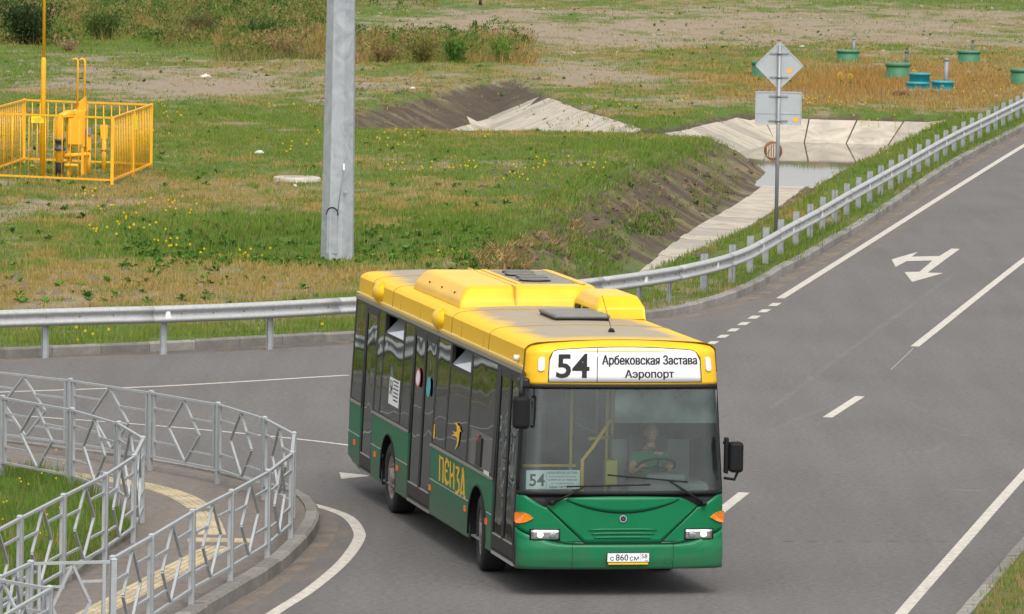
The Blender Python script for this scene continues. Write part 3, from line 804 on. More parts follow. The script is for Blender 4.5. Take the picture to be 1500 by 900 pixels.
# yellow flowers
def flowers(name, px, n, spreadx, spready, hgt=.2, s=.035, near=False):
    V = []; C = []; T = []; k = 0
    for cx, cy in px:
        for _ in range(n):
            q = GF(cx+rng.normal(0, spreadx), cy+rng.normal(0, spready))
            if near: pass
            elif segdist(np.array([q[0]]), np.array([q[1]]), KERB)[0] < .2 or inpoly(np.array([q[0]]), np.array([q[1]]), ROADPOLY)[0]: continue
            z = float(terrain(np.array([q[0]]), np.array([q[1]]))[0][0]); z = .14 if near else max(z, -.6)
            hh = hgt*rng.uniform(.7, 1.5); sx = rng.uniform(-.06, .06); cx_, cy_ = q[0]+sx, q[1]
            V += [(q[0]-.006, q[1], z), (q[0]+.006, q[1], z), (cx_, cy_, z+hh)]; C += [(.08, .14, .02)]*3; T.append((k, k+1, k+2)); k += 3
            c0 = (.80, .58, .012)
            for t_ in (0, 1):
                a = t_*PI/2+rng.uniform(-.4, .4); dx, dy = math.cos(a)*s, math.sin(a)*s
                V += [(cx_-dx, cy_-dy, z+hh-s*.3), (cx_, cy_, z+hh-s), (cx_+dx, cy_+dy, z+hh-s*.3), (cx_, cy_, z+hh+s*.9)]; C += [c0]*4
                T += [(k, k+1, k+2), (k, k+2, k+3)]; k += 4
    return fastmesh(name, np.array(V), np.array(T), np.array(C), GRASS)
fl = [(145, 352), (175, 337), (152, 318), (255, 352), (335, 362), (360, 358), (370, 372), (270, 380), (205, 345), (130, 295), (245, 305), (262, 320), (580, 255), (640, 252), (705, 205), (690, 248), (600, 205), (570, 220), (740, 270), (770, 262), (800, 250), (860, 262), (40, 258), (250, 180), (210, 205), (225, 160), (480, 210), (430, 225), (410, 160), (870, 160), (905, 165), (1000, 160), (1180, 160), (1250, 165), (1300, 178), (1350, 190), (1410, 215), (100, 490), (130, 505), (500, 480), (160, 505), (640, 360), (120, 52), (230, 52), (250, 48), (170, 50), (1400, 140), (1470, 140), (1195, 155)]
f1 = flowers('yellow_wildflowers', fl, 6, 16, 3.2, .22, .032)
tag(f1, 'scattered small yellow wildflowers in the field grass', 'flowers', kind='stuff')
f2 = flowers('lawn_wildflowers', [(25, 718), (40, 740), (75, 745), (20, 770), (80, 775), (15, 800), (60, 800), (90, 712)], 2, 8, 6, .28, .016, True)
tag(f2, 'small yellow flowers in the grass inside the inner railing', 'flowers', kind='stuff')
# soil clods and stones
def clods(name, n, pick, smin, smax, material):
    V = []; T = []; C = []; k = 0
    base = np.array([(-1, -.8, 0), (1, -.7, 0), (.8, .9, 0), (-.9, .8, 0), (-.3, -.2, .8), (.5, .3, .65)])
    fs = [(0, 1, 4), (1, 5, 4), (1, 2, 5), (2, 3, 5), (3, 4, 5), (3, 0, 4)]
    for _ in range(n):
        q, c = pick()
        if q is None: continue
        s = smin+(smax-smin)*rng.uniform(0, 1)**3
        a = rng.uniform(0, 6.28); R = np.array([[math.cos(a), -math.sin(a), 0], [math.sin(a), math.cos(a), 0], [0, 0, 1]])
        P = (base*rng.uniform(.6, 1.3, base.shape))@R.T*s+np.array([q[0], q[1], q[2]-.2*s])
        V += list(P); C += [c*rng.uniform(.7, 1.25)]*6; T += [tuple(i+k for i in f) for f in fs]; k += 6
    return fastmesh(name, np.array(V), np.array(T), np.array(C), material)
SOILM = colmat('soil clods', rough=.95, fine=30, famp=.2, bump=0)
def clod_set(regions):
    out = []
    for (x0, x1, y0, y1, n_, col) in regions:
        pp = [GF(rng.uniform(x0, x1), rng.uniform(y0, y1)) for _ in range(n_)]
        pp = np.array(pp); z, i_, d_ = terrain(pp[:, 0], pp[:, 1])
        rd_ = inpoly(pp[:, 0], pp[:, 1], ROADPOLY)
        out += [((p[0], p[1], zz), np.array(col)) for p, zz, r_ in zip(pp, z, rd_) if not r_ and zz > -1.1]
    return out
cl = clod_set([(0, 480, 85, 125, 500, (.20, .165, .12)), (500, 800, 20, 60, 300, (.24, .20, .15)), (780, 1500, 10, 80, 1100, (.26, .215, .155)), (1000, 1260, 58, 78, 260, (.12, .095, .07)), (0, 480, 190, 330, 120, (.16, .13, .09)), (0, 480, 395, 460, 110, (.17, .135, .095)),
                (700, 1150, 205, 390, 900, (.10, .078, .06)), (470, 800, 115, 180, 500, (.10, .08, .06)), (1100, 1500, 125, 160, 160, (.25, .2, .15))])
bkp = bank_pts(2600, 690, 1150, lambda x_: bl(x_), lambda x_: bl(x_)+80)
bz_ = terrain(bkp[:, 0], bkp[:, 1])[0]
cl += [((p[0], p[1], z_), np.array([.085, .062, .046])*rng.uniform(.6, 1.9)*np.array([1, rng.uniform(.85, 1), rng.uniform(.75, 1)])) for p, z_ in zip(bkp, bz_)]
it = iter(cl)
cobj = clods('soil_clods', len(cl), lambda: next(it), .03, .16, SOILM)
tag(cobj, 'loose clods of dry soil and stones over bare ground and banks', 'soil', kind='stuff')

# tall scrub behind (one mass) ------------------------------------------------
def stalks(P, h, col, nb, wid, spread, lean=.35):
    return tufts('tmp', P, h, col, nb, wid, spread, lean)
SX = []; 
def in_region(px, py):
    top = (px < 478) & (py < 62+12*np.sin(px*.03)+np.where(px < 110, 10, 0))
    mid = (px > 480) & (px < 770) & (py > 50) & (py < 98)
    lft = (px > 330) & (px < 480) & (py > 50) & (py < 90)
    tr = (px > 1310) & (py < 12)
    tm_ = (px > 470) & (px < 640) & (py < 22)
    return top, mid, lft, tr, tm_
pp = []
for (x0, x1, y0, y1, n_) in ((-900, -160, -60, 66, 3600), (-160, 478, -60, 70, 5200), (480, 770, 52, 96, 420), (330, 480, 52, 88, 260), (1310, 1600, -30, 8, 500), (470, 640, -40, 20, 500)):
    q = np.c_[rng.uniform(x0, x1, n_), rng.uniform(y0, y1, n_)]; pp.append(q)
pp = np.vstack(pp); kk = np.zeros(len(pp), bool)
for s_ in in_region(pp[:, 0], pp[:, 1]): kk |= s_
pp = pp[kk | (pp[:, 1] < 0)]
GP = np.array([GF(*p) for p in pp]); gz, _, _ = terrain(GP[:, 0], GP[:, 1])
nv = fbm(GP[:, 0]*.16, GP[:, 1]*.05, 301)[:, None]; nv2 = fbm(GP[:, 0]*.14+9, GP[:, 1]*.06, 302)[:, None]
pal = np.array([[.065, .115, .026], [.10, .165, .032], [.19, .19, .05], [.29, .20, .09], [.13, .20, .035]])
def clumps(P, w_, h_, col, nl):
    """leafy domes of many small leaf faces"""
    m = len(P)*nl; B = np.repeat(P, nl, 0); W_ = np.repeat(w_, nl); H_ = np.repeat(h_, nl); Cc = np.repeat(col, nl, 0)
    a = rng.uniform(0, 2*PI, m); t = rng.uniform(0, 1, m)**.6; e = np.sqrt(np.clip(1-t**2.2, .02, 1))
    r = W_*e*rng.uniform(.25, 1, m)**.5
    p = B+np.c_[np.cos(a)*r, np.sin(a)*r, H_*t]
    d = rng.normal(0, 1, (m, 3))*.6; d[:, 2] += .75; d /= np.linalg.norm(d, axis=1)[:, None]
    s = np.cross(d, rng.normal(0, 1, (m, 3))); s /= np.linalg.norm(s, axis=1)[:, None]+1e-9
    ln = rng.uniform(.09, .24, m)[:, None]; s = s*ln*.22
    V = np.stack([p, p+d*ln*.5-s, p+d*ln, p+d*ln*.5+s], 1).reshape(-1, 3)
    C = np.repeat(Cc*rng.uniform(.6, 1.4, (m, 1)), 4, 0)
    i = np.arange(m)[:, None]*4
    return V, np.vstack([np.hstack([i, i+1, i+2]), np.hstack([i, i+2, i+3])]), C
nsel = len(pp)
ci = np.clip((nv[:, 0]*2.2+nv2[:, 0]*3.4-.7+rng.normal(0, .7, nsel)).astype(int), 0, 4)
cw = rng.uniform(.25, .75, nsel); ch_ = rng.uniform(.3, .85, nsel)*(.5+1.1*nv[:, 0])*np.where(pp[:, 1] < 45, 1.2, .75)
keep_ = rng.uniform(0, 1, nsel) < .40
cv = clumps(np.c_[GP, gz-.03][keep_], cw[keep_], ch_[keep_], pal[ci[keep_]], 46)
sc = fastmesh('scrub', cv[0], cv[1], cv[2], GRASS)
tag(sc, 'band of tall scrub and weeds along the far left of the field', 'scrub', kind='stuff')
st_ = ~keep_ & (rng.uniform(0, 1, nsel) < .5)
sk = tufts('dry_stalks', np.c_[GP, gz][st_], ch_[st_]*1.15, pal[np.where(rng.uniform(0, 1, st_.sum()) < .6, 3, 2)], 7, np.full(st_.sum(), .028), spread=.3, lean=.45)
tag(sk, 'thin dry stalks standing among the far scrub', 'stalks', kind='stuff')

tp = np.vstack([np.c_[rng.uniform(485, 780, 520), rng.uniform(60, 98, 520)], np.c_[rng.uniform(320, 480, 330), rng.uniform(58, 90, 330)], np.c_[rng.uniform(0, 480, 500), rng.uniform(20, 62, 500)]])
TG = np.array([GF(*p) for p in tp]); tzz = terrain(TG[:, 0], TG[:, 1])[0]
tn = fbm(TG[:, 0]*.3, TG[:, 1]*.12, 451)
tcol = np.where((tn > .5)[:, None], np.array([.32, .215, .075]), np.array([.15, .185, .04]))*rng.uniform(.7, 1.3, (len(tp), 1))
wd2 = tufts('tall_weeds', np.c_[TG, tzz], rng.uniform(.35, .85, len(tp))*(.55+.9*tn), tcol, 14, np.full(len(tp), .032), spread=.38, lean=.5, mixdry=.25)
tag(wd2, 'tall straw and olive weeds in a belt either side of the lamp post', 'weeds', kind='stuff')

# single bushes ---------------------------------------------------------------
LEAF = GRASS
STEM = mat('twig bark', (.13, .10, .06), .9, var=.2)
def bush(px, py, w, h, col, label, n=900, kind='willow'):
    q = GF(px, py); z = float(terrain(np.array([q[0]]), np.array([q[1]]))[0][0])
    root = empty('bush', (q[0], q[1], z-.05)); tag(root, label, 'bush', 'bushes in the field')
    mb = MB(); V = []; C = []; T = []; k = 0
    ns = 13
    for i in range(ns):
        a = rng.uniform(0, 2*PI); r0 = rng.uniform(0, .12)*w; top = np.array([math.cos(a)*w*.5*rng.uniform(.2, 1), math.sin(a)*w*.5*rng.uniform(.2, 1), h*rng.uniform(.65, 1.05)])
        b0 = np.array([math.cos(a)*r0, math.sin(a)*r0, 0]); md = (b0+top)/2+np.array([0, 0, h*.08])
        mb.tube([b0, md, top], [.018, .012, .004], 5)
        for j in range(n//ns):
            t = rng.uniform(.12, 1.0); p = (b0*(1-t)**2+2*md*t*(1-t)+top*t*t)+rng.normal(0, .085*w, 3)*np.array([1, 1, .6])
            if p[2] < .03: p[2] = .05
            d = rng.normal(0, 1, 3)*.55+np.array([0, 0, .6]); d /= np.linalg.norm(d); ln = rng.uniform(.10, .24)*(h/1.6)**.5
            s = np.cross(d, rng.normal(0, 1, 3)); s /= np.linalg.norm(s)+1e-9; s *= ln*.17
            cc = np.array(col)*rng.uniform(.6, 1.35)
            V += [p, p+d*ln*.5-s, p+d*ln, p+d*ln*.5+s]; C += [cc]*4; T += [(k, k+1, k+2), (k, k+2, k+3)]; k += 4
    mb.build('stem', STEM, root)
    fastmesh('foliage', np.array(V), np.array(T), np.array(C), LEAF, root)
    return root
gr_ = [.11, .20, .03]
bush(667, 98, 1.3, 1.15, (.10, .20, .03), 'left of two fresh green willow bushes right of the lamp post', 1300)
bush(735, 95, 1.4, 1.1, (.13, .24, .035), 'right of two fresh green willow bushes, the paler one', 1300)
bush(620, 102, 1.8, 1.1, (.19, .17, .045), 'olive brown bush just left of the two green willow bushes', 1300)
bush(560, 98, 1.5, .9, (.24, .17, .06), 'straw coloured weedy bush close to the right of the lamp post', 900)
bush(45, 66, 3.6, 2.3, (.045, .07, .022), 'large dark green bush at the far left edge', 3000)
bush(150, 60, 3.0, 1.5, (.095, .14, .032), 'mid green bush right of the large dark one', 2200)
bush(385, 62, 2.2, 1.2, (.07, .13, .03), 'green bush left of the lamp post among the scrub', 1600)
bush(420, 86, 2.0, .95, (.27, .19, .085), 'dry tan bush left of the lamp post above the bare soil', 1200)
bush(300, 54, 2.4, 1.2, (.14, .13, .05), 'olive bush in the middle of the scrub band', 1600)
bush(100, 76, 1.1, .6, (.36, .25, .13), 'small pale dry bush in front of the scrub', 600)

# ================================================================== BUS
BUSX, BUSY, BYAW = 1.379, 71.054, 0.1959
bus = empty('city_bus', (BUSX, BUSY, 0), BYAW)
tag(bus, 'yellow and green city bus with route 54 sign on its front', 'bus')
YEL = mat('yellow bus paint', (.79, .455, .008), .40, spec=.28, coat=.06, var=.08, vscale=1.5)
GRN = mat('green bus paint', (.002, .142, .052), .36, spec=.22, coat=.06, var=.10, vscale=1.3)
GRNS = mat('green bus side paint with road film', (.006, .145, .060), .48, spec=.22, coat=.03, col2=(.020, .138, .066), vscale=1.1)
PILL = mat('window pillar grey', (.018, .018, .019), .45, spec=.3)
DOORM = mat('door leaf charcoal', (.016, .016, .017), .45, spec=.3)
TRIM = mat('dull aluminium trim', (.33, .31, .28), .45, .6)
SIL = mat('silver trim', (.6, .6, .58), .35, .7)
INT = mat('interior grey plastic', (.32, .335, .34), .7)
CEIL = mat('interior pale ceiling', (.55, .55, .53), .8)
FLOORM = mat('interior floor', (.20, .20, .21), .8)
POLE = mat('yellow grab rail', (.80, .52, .02), .35)
AMBER = mat('amber lens', (.80, .20, .008), .15, coat=.5)
ORNG = mat('orange side marker', (.85, .16, .01), .25)
WHITE = mat('white sign face', (.74, .74, .75), .5, var=.03, vscale=3)
INK = mat('black lettering', (.006, .006, .007), .55)
GOLD = mat('yellow lettering', (.74, .44, .012), .5)
CARDM = mat('pale cyan card', (.82, .95, .94), .7)
GL_S = glass('tinted side glass', (.20, .24, .21), 1.47, wave=.014, wscale=.75)
GL_D = glass('door glass', (.15, .18, .17), 1.47, wave=.018, wscale=1.3)
GL_W = glass('windscreen glass', (.84, .93, .91), 1.76, wave=.006, wscale=1.1, haze=.035)
CHR = mat('chrome reflector', (.8, .8, .8), .12, 1.)
LAMP = mat('lit headlamp bulb', (1, .95, .85), .3, emit=(1, .84, .58), es=3)

def grime(M, zlo, zhi, amount):
    # road dirt thrown up on the lower panels, in noisy patches
    nt = M.node_tree; b = nt.nodes['Principled BSDF']; lk = nt.links.new
    src = b.inputs['Base Color'].links[0].from_socket
    tcn = N(nt, 'ShaderNodeTexCoord'); sx = N(nt, 'ShaderNodeSeparateXYZ'); lk(tcn.outputs['Object'], sx.inputs[0])
    nn = N(nt, 'ShaderNodeTexNoise'); nn.inputs['Scale'].default_value = 4; nn.inputs['Detail'].default_value = 7; lk(tcn.outputs['Object'], nn.inputs['Vector'])
    ad = N(nt, 'ShaderNodeMath', operation='MULTIPLY_ADD'); ad.inputs[1].default_value = -.55; lk(nn.outputs['Fac'], ad.inputs[0]); lk(sx.outputs['Z'], ad.inputs[2])
    r = N(nt, 'ShaderNodeMapRange'); r.inputs['From Min'].default_value = zlo-.28; r.inputs['From Max'].default_value = zhi-.28; r.inputs['To Min'].default_value = amount; r.inputs['To Max'].default_value = 0
    lk(ad.outputs[0], r.inputs[0])
    mx = N(nt, 'ShaderNodeMix', data_type='RGBA'); mx.inputs['B'].default_value = (.115, .105, .085, 1)
    lk(r.outputs[0], mx.inputs['Factor']); lk(src, mx.inputs['A']); lk(mx.outputs['Result'], b.inputs['Base Color'])
grime(GRNS, .35, .95, .55); grime(GRN, .30, .62, .35); grime(YEL, 2.4, 3.3, .10)
WZ = ([0, 1.1, 2.70, 2.74, 2.96, 3.01, 3.04], [1.275, 1.275, 1.19, 1.185, 1.17, 1.13, 1.03])
def w(z): return float(np.interp(z, *WZ))
RK = ([.30, .45, .63, .66, 1.25, 2.56, 2.94, 3.0, 3.04], [-.02, -.055, -.05, -.02, .0, .085, .12, .17, .30])
def crown(u, z): return .035*max(0, 1-(u/1.05)**2)*float(sstep(2.80, 3.04, z))
def fp(s, z, off=0.):
    a = abs(s); k = w(z)/1.275
    if a <= 1.0: u, v = a, .05*a*a; nx, ny = .10*a, -1
    else:
        t = min((a-1)/.30, 1)*PI/2; u = 1+.275*math.sin(t); v = .05+.17*(1-math.cos(t)); nx, ny = math.sin(t), -math.cos(t)*.99-.01
    l = math.hypot(nx, ny); sg = 1 if s >= 0 else -1
    u *= k; v += float(np.interp(z, *RK))
    zz = z+crown(u, z)
    return (sg*(u+nx/l*off), v+ny/l*off, zz)
def fstrip(name, s0, s1, zlo, zhi, off, material, parent=bus, ns=40, nzz=6, thick=.03, smooth_=True):
    lo = zlo if callable(zlo) else (lambda s: zlo); hi = zhi if callable(zhi) else (lambda s: zhi)
    S = np.linspace(s0, s1, ns+1)
    A = [[fp(s, lo(s)+(hi(s)-lo(s))*j/nzz, off) for s in S] for j in range(nzz+1)]
    mb = MB(); mb.grid(A, smooth_)
    if thick:
        B = [[fp(s, lo(s)+(hi(s)-lo(s))*j/nzz, off-thick) for s in S] for j in range(nzz+1)]
        mb.grid([A[0], B[0]], False); mb.grid([A[-1], B[-1]], False)
        mb.grid([[r[0] for r in A], [r[0] for r in B]], False); mb.grid([[r[-1] for r in A], [r[-1] for r in B]], False)
    return mb.build(name, material, parent)
def side_poly(name, poly, out, thick, material, parent=bus, sg=-1):
    mb = MB().prism(poly, lambda v, z, t: (sg*(w(z)+t), v, z), out-thick, out)
    return mb.build(name, material, parent)
def rect(v0, v1, z0, z1): return [(v0, z0), (v1, z0), (v1, z1), (v0, z1)]
_txt_cache = {}
def text_geo(body, bold=0., res=3):
    c = bpy.data.curves.new('txt', 'FONT'); c.body = body; c.resolution_u = res; c.offset = bold
    o = bpy.data.objects.new('txt', c); COL.objects.link(o)
    me = o.evaluated_get(bpy.context.evaluated_depsgraph_get()).to_mesh()
    V = np.array([v.co[:2] for v in me.vertices]); F = [tuple(p.vertices) for p in me.polygons]
    bpy.data.objects.remove(o); bpy.data.curves.remove(c)
    V = V-V.min(0); return V, F, V.max(0)
def text(name, body, fn, x0, x1, y0, y1, material, parent, bold=0.):
    """letters fitted into a box, placed on a surface by fn(x, y)"""
    V, F, ext = text_geo(body, bold)
    P = [fn(x0+(x1-x0)*a/ext[0], y0+(y1-y0)*b/ext[1]) for a, b in V]
    mb = MB().add(P, F); return mb.build(name, material, parent, fix=False)

# ---- roof and coves
def roof_mat():
    M = mat('yellow roof paint with grey dust', (.79, .465, .010), .55, spec=.25)
    nt = M.node_tree; b = nt.nodes['Principled BSDF']; lk = nt.links.new
    tcn = N(nt, 'ShaderNodeTexCoord'); sx = N(nt, 'ShaderNodeSeparateXYZ'); lk(tcn.outputs['Object'], sx.inputs[0])
    ab = N(nt, 'ShaderNodeMath', operation='ABSOLUTE'); lk(sx.outputs['X'], ab.inputs[0])
    nn = N(nt, 'ShaderNodeTexNoise'); nn.inputs['Scale'].default_value = 1.6; nn.inputs['Detail'].default_value = 6
    lk(tcn.outputs['Object'], nn.inputs['Vector'])
    ad = N(nt, 'ShaderNodeMath', operation='MULTIPLY_ADD'); ad.inputs[1].default_value = .55; lk(nn.outputs['Fac'], ad.inputs[0]); lk(ab.outputs[0], ad.inputs[2])
    r = N(nt, 'ShaderNodeMapRange'); r.inputs['From Min'].default_value = 1.02; r.inputs['From Max'].default_value = 1.30; r.inputs['To Min'].default_value = .93; r.inputs['To Max'].default_value = 0
    lk(ad.outputs[0], r.inputs[0])
    ry = N(nt, 'ShaderNodeMapRange'); ry.inputs['From Min'].default_value = .38; ry.inputs['From Max'].default_value = 1.0; lk(sx.outputs['Y'], ry.inputs[0])
    mu = N(nt, 'ShaderNodeMath', operation='MULTIPLY'); lk(r.outputs[0], mu.inputs[0]); lk(ry.outputs[0], mu.inputs[1])
    mx = N(nt, 'ShaderNodeMix', data_type='RGBA'); mx.inputs['A'].default_value = (.79, .465, .010, 1)
    n2 = N(nt, 'ShaderNodeTexNoise'); n2.inputs['Scale'].default_value = 5; n2.inputs['Detail'].default_value = 6; lk(tcn.outputs['Object'], n2.inputs['Vector'])
    m3 = N(nt, 'ShaderNodeMix', data_type='RGBA'); m3.inputs['A'].default_value = (.235, .205, .17, 1); m3.inputs['B'].default_value = (.33, .285, .215, 1); lk(n2.outputs['Fac'], m3.inputs['Factor'])
    lk(m3.outputs['Result'], mx.inputs['B']); lk(mu.outputs[0], mx.inputs['Factor']); lk(mx.outputs['Result'], b.inputs['Base Color'])
    return M
ROOFM = roof_mat()
prof = [(1.195, 2.69), (1.187, 2.735), (1.172, 2.965), (1.135, 3.005), (1.09, 3.026), (1.03, 3.04)]
full = [(-a, z) for a, z in prof]+[(u, 3.04+.035*(1-(u/1.05)**2)) for u in np.linspace(-.9, .9, 9)]+[(a, z) for a, z in prof[::-1]]
vsn = [.305]+list(np.linspace(.6, 12.1, 14))+[12.2, 12.27]
rows = []
for v in vsn:
    k = 1-.035*max(0, (v-12.1)/.17); dz = .05*max(0, (v-12.1)/.17)**2
    rows.append([(u*k, v, z-dz*(z > 2.8)) for u, z in full])
mb = MB().grid(rows, True); mb.add(rows[-1], [tuple(range(len(full)))])
for f in range(len(mb.sm)): mb.sm[f] = True
roof = mb.build('roof', ROOFM, bus); roof.data.set_sharp_from_angle(angle=math.radians(24))
for e_ in ((-1), 1): 
    mb = MB().bar((e_*1.19, .36, 2.752), (e_*1.19, 12.2, 2.752), .016, .022); mb.build('trim_strip', mat('pale trim', (.85, .72, .35), .4), bus)
    MB().bar((e_*1.193, .36, 2.69), (e_*1.193, 12.22, 2.69), .03, .05).build('window_gasket', TRIM, bus)
# roof scoops on the cove: half domes with a thin flange at the front
for v0 in (5.90, 10.42):
    P = []
    for i in range(11):
        a = PI*i/10
        P.append([(-1.160-.125*math.sin(a)*math.sin(t), v0-.27*math.cos(t), 2.875-.145*math.cos(a)*math.sin(t)) for t in np.linspace(0, PI, 13)])
    dm = MB().grid(P, True).build('roof_scoop', YEL, bus)
    fl_ = [(v0-.16, 2.875-.165*math.cos(PI*i/10), .075*math.sin(PI*i/10)) for i in range(11)]
    n_ = len(fl_)
    MB().add([(-1.165-o, v, z) for v, z, o in fl_]+[(-1.165-o, v+.012, z) for v, z, o in fl_], [tuple(range(n_)), tuple(range(2*n_-1, n_-1, -1))]+[(i, i+1, n_+i+1, n_+i) for i in range(n_-1)]).build('scoop_flange', YEL, dm)
SEAM = mat('roof seam', (.30, .20, .05), .7)
for v_ in (2.55, 5.05, 9.4, 11.0):
    MB().tube([(u*1.001, v_, z+.002) for u, z in full[1:-1]], .006, 5).build('roof_seam', SEAM, bus)
MB().tube([(u*1.002, .318, z+.002) for u, z in full], .007, 5).build('header_joint', mat('dark joint', (.10, .07, .02), .8), bus)
for v_ in (2.9, 4.4, 7.3, 8.8): MB().tube([(-1.187, v_, 2.74), (-1.1735, v_, 2.962)], .003, 4).build('cove_joint', SEAM, bus)
# air conditioning unit
def loft(name, rings, material, parent, smooth_=False, bev=0.):
    b = bmesh.new(); R = [[b.verts.new(p) for p in r] for r in rings]
    n = len(rings[0])
    for i in range(len(R)-1):
        for k in range(n): b.faces.new((R[i][k], R[i][(k+1) % n], R[i+1][(k+1) % n], R[i+1][k]))
    b.faces.new(R[-1]); b.faces.new(R[0][::-1])
    if bev: bmesh.ops.bevel(b, geom=[e for e in b.edges], offset=bev, segments=3, profile=.5, affect='EDGES', clamp_overlap=True)
    bmesh.ops.recalc_face_normals(b, faces=b.faces)
    me = bpy.data.meshes.new(name)
    for f in b.faces: f.smooth = bool(bev) and f.calc_area() < .03
    b.to_mesh(me); b.free(); return link(name, me, material, parent)
def rr(u0, u1, v0, v1, z, ch=.0): return [(u0, v0, z), (u1-ch, v0, z), (u1, v0+ch, z), (u1, v1, z), (u0, v1, z)]
ac = loft('air_conditioner', [rr(-1.0, .98, 5.55, 8.95, 3.03, .3), rr(-.97, .95, 5.60, 8.9, 3.15, .3), rr(-.86, .88, 5.72, 8.75, 3.30, .3), rr(-.80, .82, 5.86, 8.6, 3.325, .3)], YEL, bus, bev=.03)
GRLM = mat('dark grille', (.02, .021, .022), .5); GRYP = mat('grey grille panel', (.20, .19, .165), .6, var=.2)
pan = MB().box(-.05, .66, 6.1, 8.4, 3.32, 3.332).build('grille_panel', GRYP, ac)
for i in range(4):
    c = (.18+.06*(i % 2), 6.5+i*.48)
    mb = MB().lathe([(.0, 0), (.20, 0), (.215, .012), (.20, .022), (.0, .018)], 24, c=(c[0], c[1], 3.335)); mb.build('fan_grille', GRLM, ac)
    for k in range(5):
        MB().box(c[0]-.19, c[0]+.19, c[1]-.17+k*.08, c[1]-.15+k*.08, 3.356, 3.362).build('fan_slat', GRYP, ac)
for u_ in (-.12, .72): MB().box(u_-.04, u_+.04, 6.0, 8.5, 3.326, 3.338).build('cover_strip', mat('faded yellow', (.62, .42, .06), .5), ac)
for q in ((-.935, 6.2, 3.2), (-.935, 7.1, 3.2), (-.935, 8.0, 3.2), (-.4, 5.64, 3.17), (.3, 5.64, 3.17)):
    MB().lathe([(0, -.01), (.016, -.01), (.016, .012), (0, .012)], 8, c=q).build('bolt', DARK, ac)
MB().box(-.26, -.24, 5.56, 8.9, 3.10, 3.332).build('cover_joint', mat('faded yellow', (.62, .42, .06), .5), ac)
# heater unit and hatch
hb = loft('roof_heater', [rr(.42, 1.06, 3.72, 5.25, 3.04, .0), rr(.44, 1.05, 3.76, 5.2, 3.20), rr(.52, 1.0, 4.0, 5.1, 3.325), rr(.60, .94, 4.25, 5.0, 3.345)], YEL, bus, bev=.04)
for i in range(2): MB().box(.405, .46, 4.25+i*.48, 4.25+i*.48+.26, 3.09, 3.155).build('vent_slot', BLACK, hb)
hatch = MB().box(-.22, .50, 3.22, 4.25, 3.10, 3.15, .02).build('roof_hatch', mat('hatch grey', (.17, .165, .155), .55, var=.15), bus)
MB().box(-.20, .48, 3.24, 4.23, 3.05, 3.10).build('hatch_rim', BLACK, hatch)
MB().lathe([(0, 0), (.05, 0), (.03, .05), (0, .06)], 12, c=(.14, 1.5, 3.065)).tube([(.14, 1.5, 3.1), (.07, 1.75, 3.5)], .004, 5).build('aerial', BLACK, bus)
MB().tube([(-1.17, .66, 2.83), (-1.235, .64, 2.83), (-1.25, .64, 2.83)], [.035, .04, .02], 10).build('side_lamp', mat('white lens', (.7, .68, .62), .3), bus)
MB().tube([(1.17, .66, 2.83), (1.235, .64, 2.83)], [.03, .03], 10).build('side_lamp', BLACK, bus)

# ---- front end
fstrip('header', -1.3, 1.3, 2.555, 3.04, 0, YEL, ns=56, nzz=14)
fstrip('header_seal', -1.3, 1.3, 2.50, 2.555, .004, BLACK, ns=56, nzz=1)
def sign_hi(s):
    c = 2.972-.022*((s-.02)/1.0)**2; e = max(0, abs(s-.02)-.885)/.11
    return c-.11*(1-math.sqrt(max(0, 1-e*e)))
sf = fstrip('sign_frame', -.985, 1.025, 2.580, lambda s: sign_hi(s*.988)+.008, .004, DARK, ns=60, nzz=5, thick=.01)
sgn = fstrip('route_sign', -.975, 1.015, 2.588, lambda s: sign_hi(s), .010, WHITE, ns=60, nzz=5, thick=.012)
fsg = lambda x, y: fp(x, y, .0145)
text('route_number', '54', fsg, -.885, -.455, 2.632, 2.915, INK, sgn, .022)
for k_ in (0, 1): text('destination_text', 'Арбековская Застава', lambda x, y, k_=k_: fp(x, y, .0145+.0006*k_), -.292+.007*k_, .978+.007*k_, 2.770, 2.900, INK, sgn, .008)
for k_ in (0, 1): text('destination_text', 'Аэропорт', lambda x, y, k_=k_: fp(x, y, .0145+.0006*k_), .01+.006*k_, .658+.006*k_, 2.615, 2.735, INK, sgn, .008)
fstrip('sign_divider', -.357, -.347, 2.588, 2.965, .0125, DARK, parent=sgn, ns=2, nzz=4, thick=0)
for s_ in (-1.055, 1.095): 
    MB().prism([(s_+.03*math.cos(a), 2.80+(.055 if math.sin(a) > 0 else -.055)+.03*math.sin(a)) for a in np.linspace(0, 2*PI, 14, endpoint=False)], lambda a, b, t: fp(a, b, t), -.01, .02).build('marker_lamp', mat('white lens', (.7, .68, .62), .3), bus)
ws = fstrip('windscreen', -1.265, 1.265, 1.275, 2.50, 0, GL_W, ns=50, nzz=8, thick=0)
fstrip('windscreen_seal', -1.3, 1.3, 1.225, 1.275, .006, BLACK, ns=56, nzz=1)
for sg in (-1, 1):
    mb = fstrip('screen_pillar', sg*1.235, sg*1.315, 1.275, 2.50, .004, BLACK, ns=6, nzz=8)
fstrip('wiper_recess', -1.3, 1.3, 1.02, 1.225, -.02, BLACK, ns=50, nzz=2)
def diag(a): return .655+(a-.46)/(.92-.46)*.435
def hood_hi(s):
    a = abs(s); return 1.213-.018*(a/.7)**2 if a < .7 else 1.195-.10*((a-.7)/.22)**1.4
hood = fstrip('hood', -.918, .918, lambda s: .652 if abs(s) < .46 else min(diag(abs(s)), hood_hi(s)-.004), hood_hi, 0, GRN, ns=64, nzz=10)
fstrip('flap_groove', -.70, .70, lambda s: 1.006+.15*(abs(s)/.68)**2, lambda s: 1.024+.15*(abs(s)/.68)**2, .003, BLACK, parent=hood, ns=40, nzz=1, thick=0)
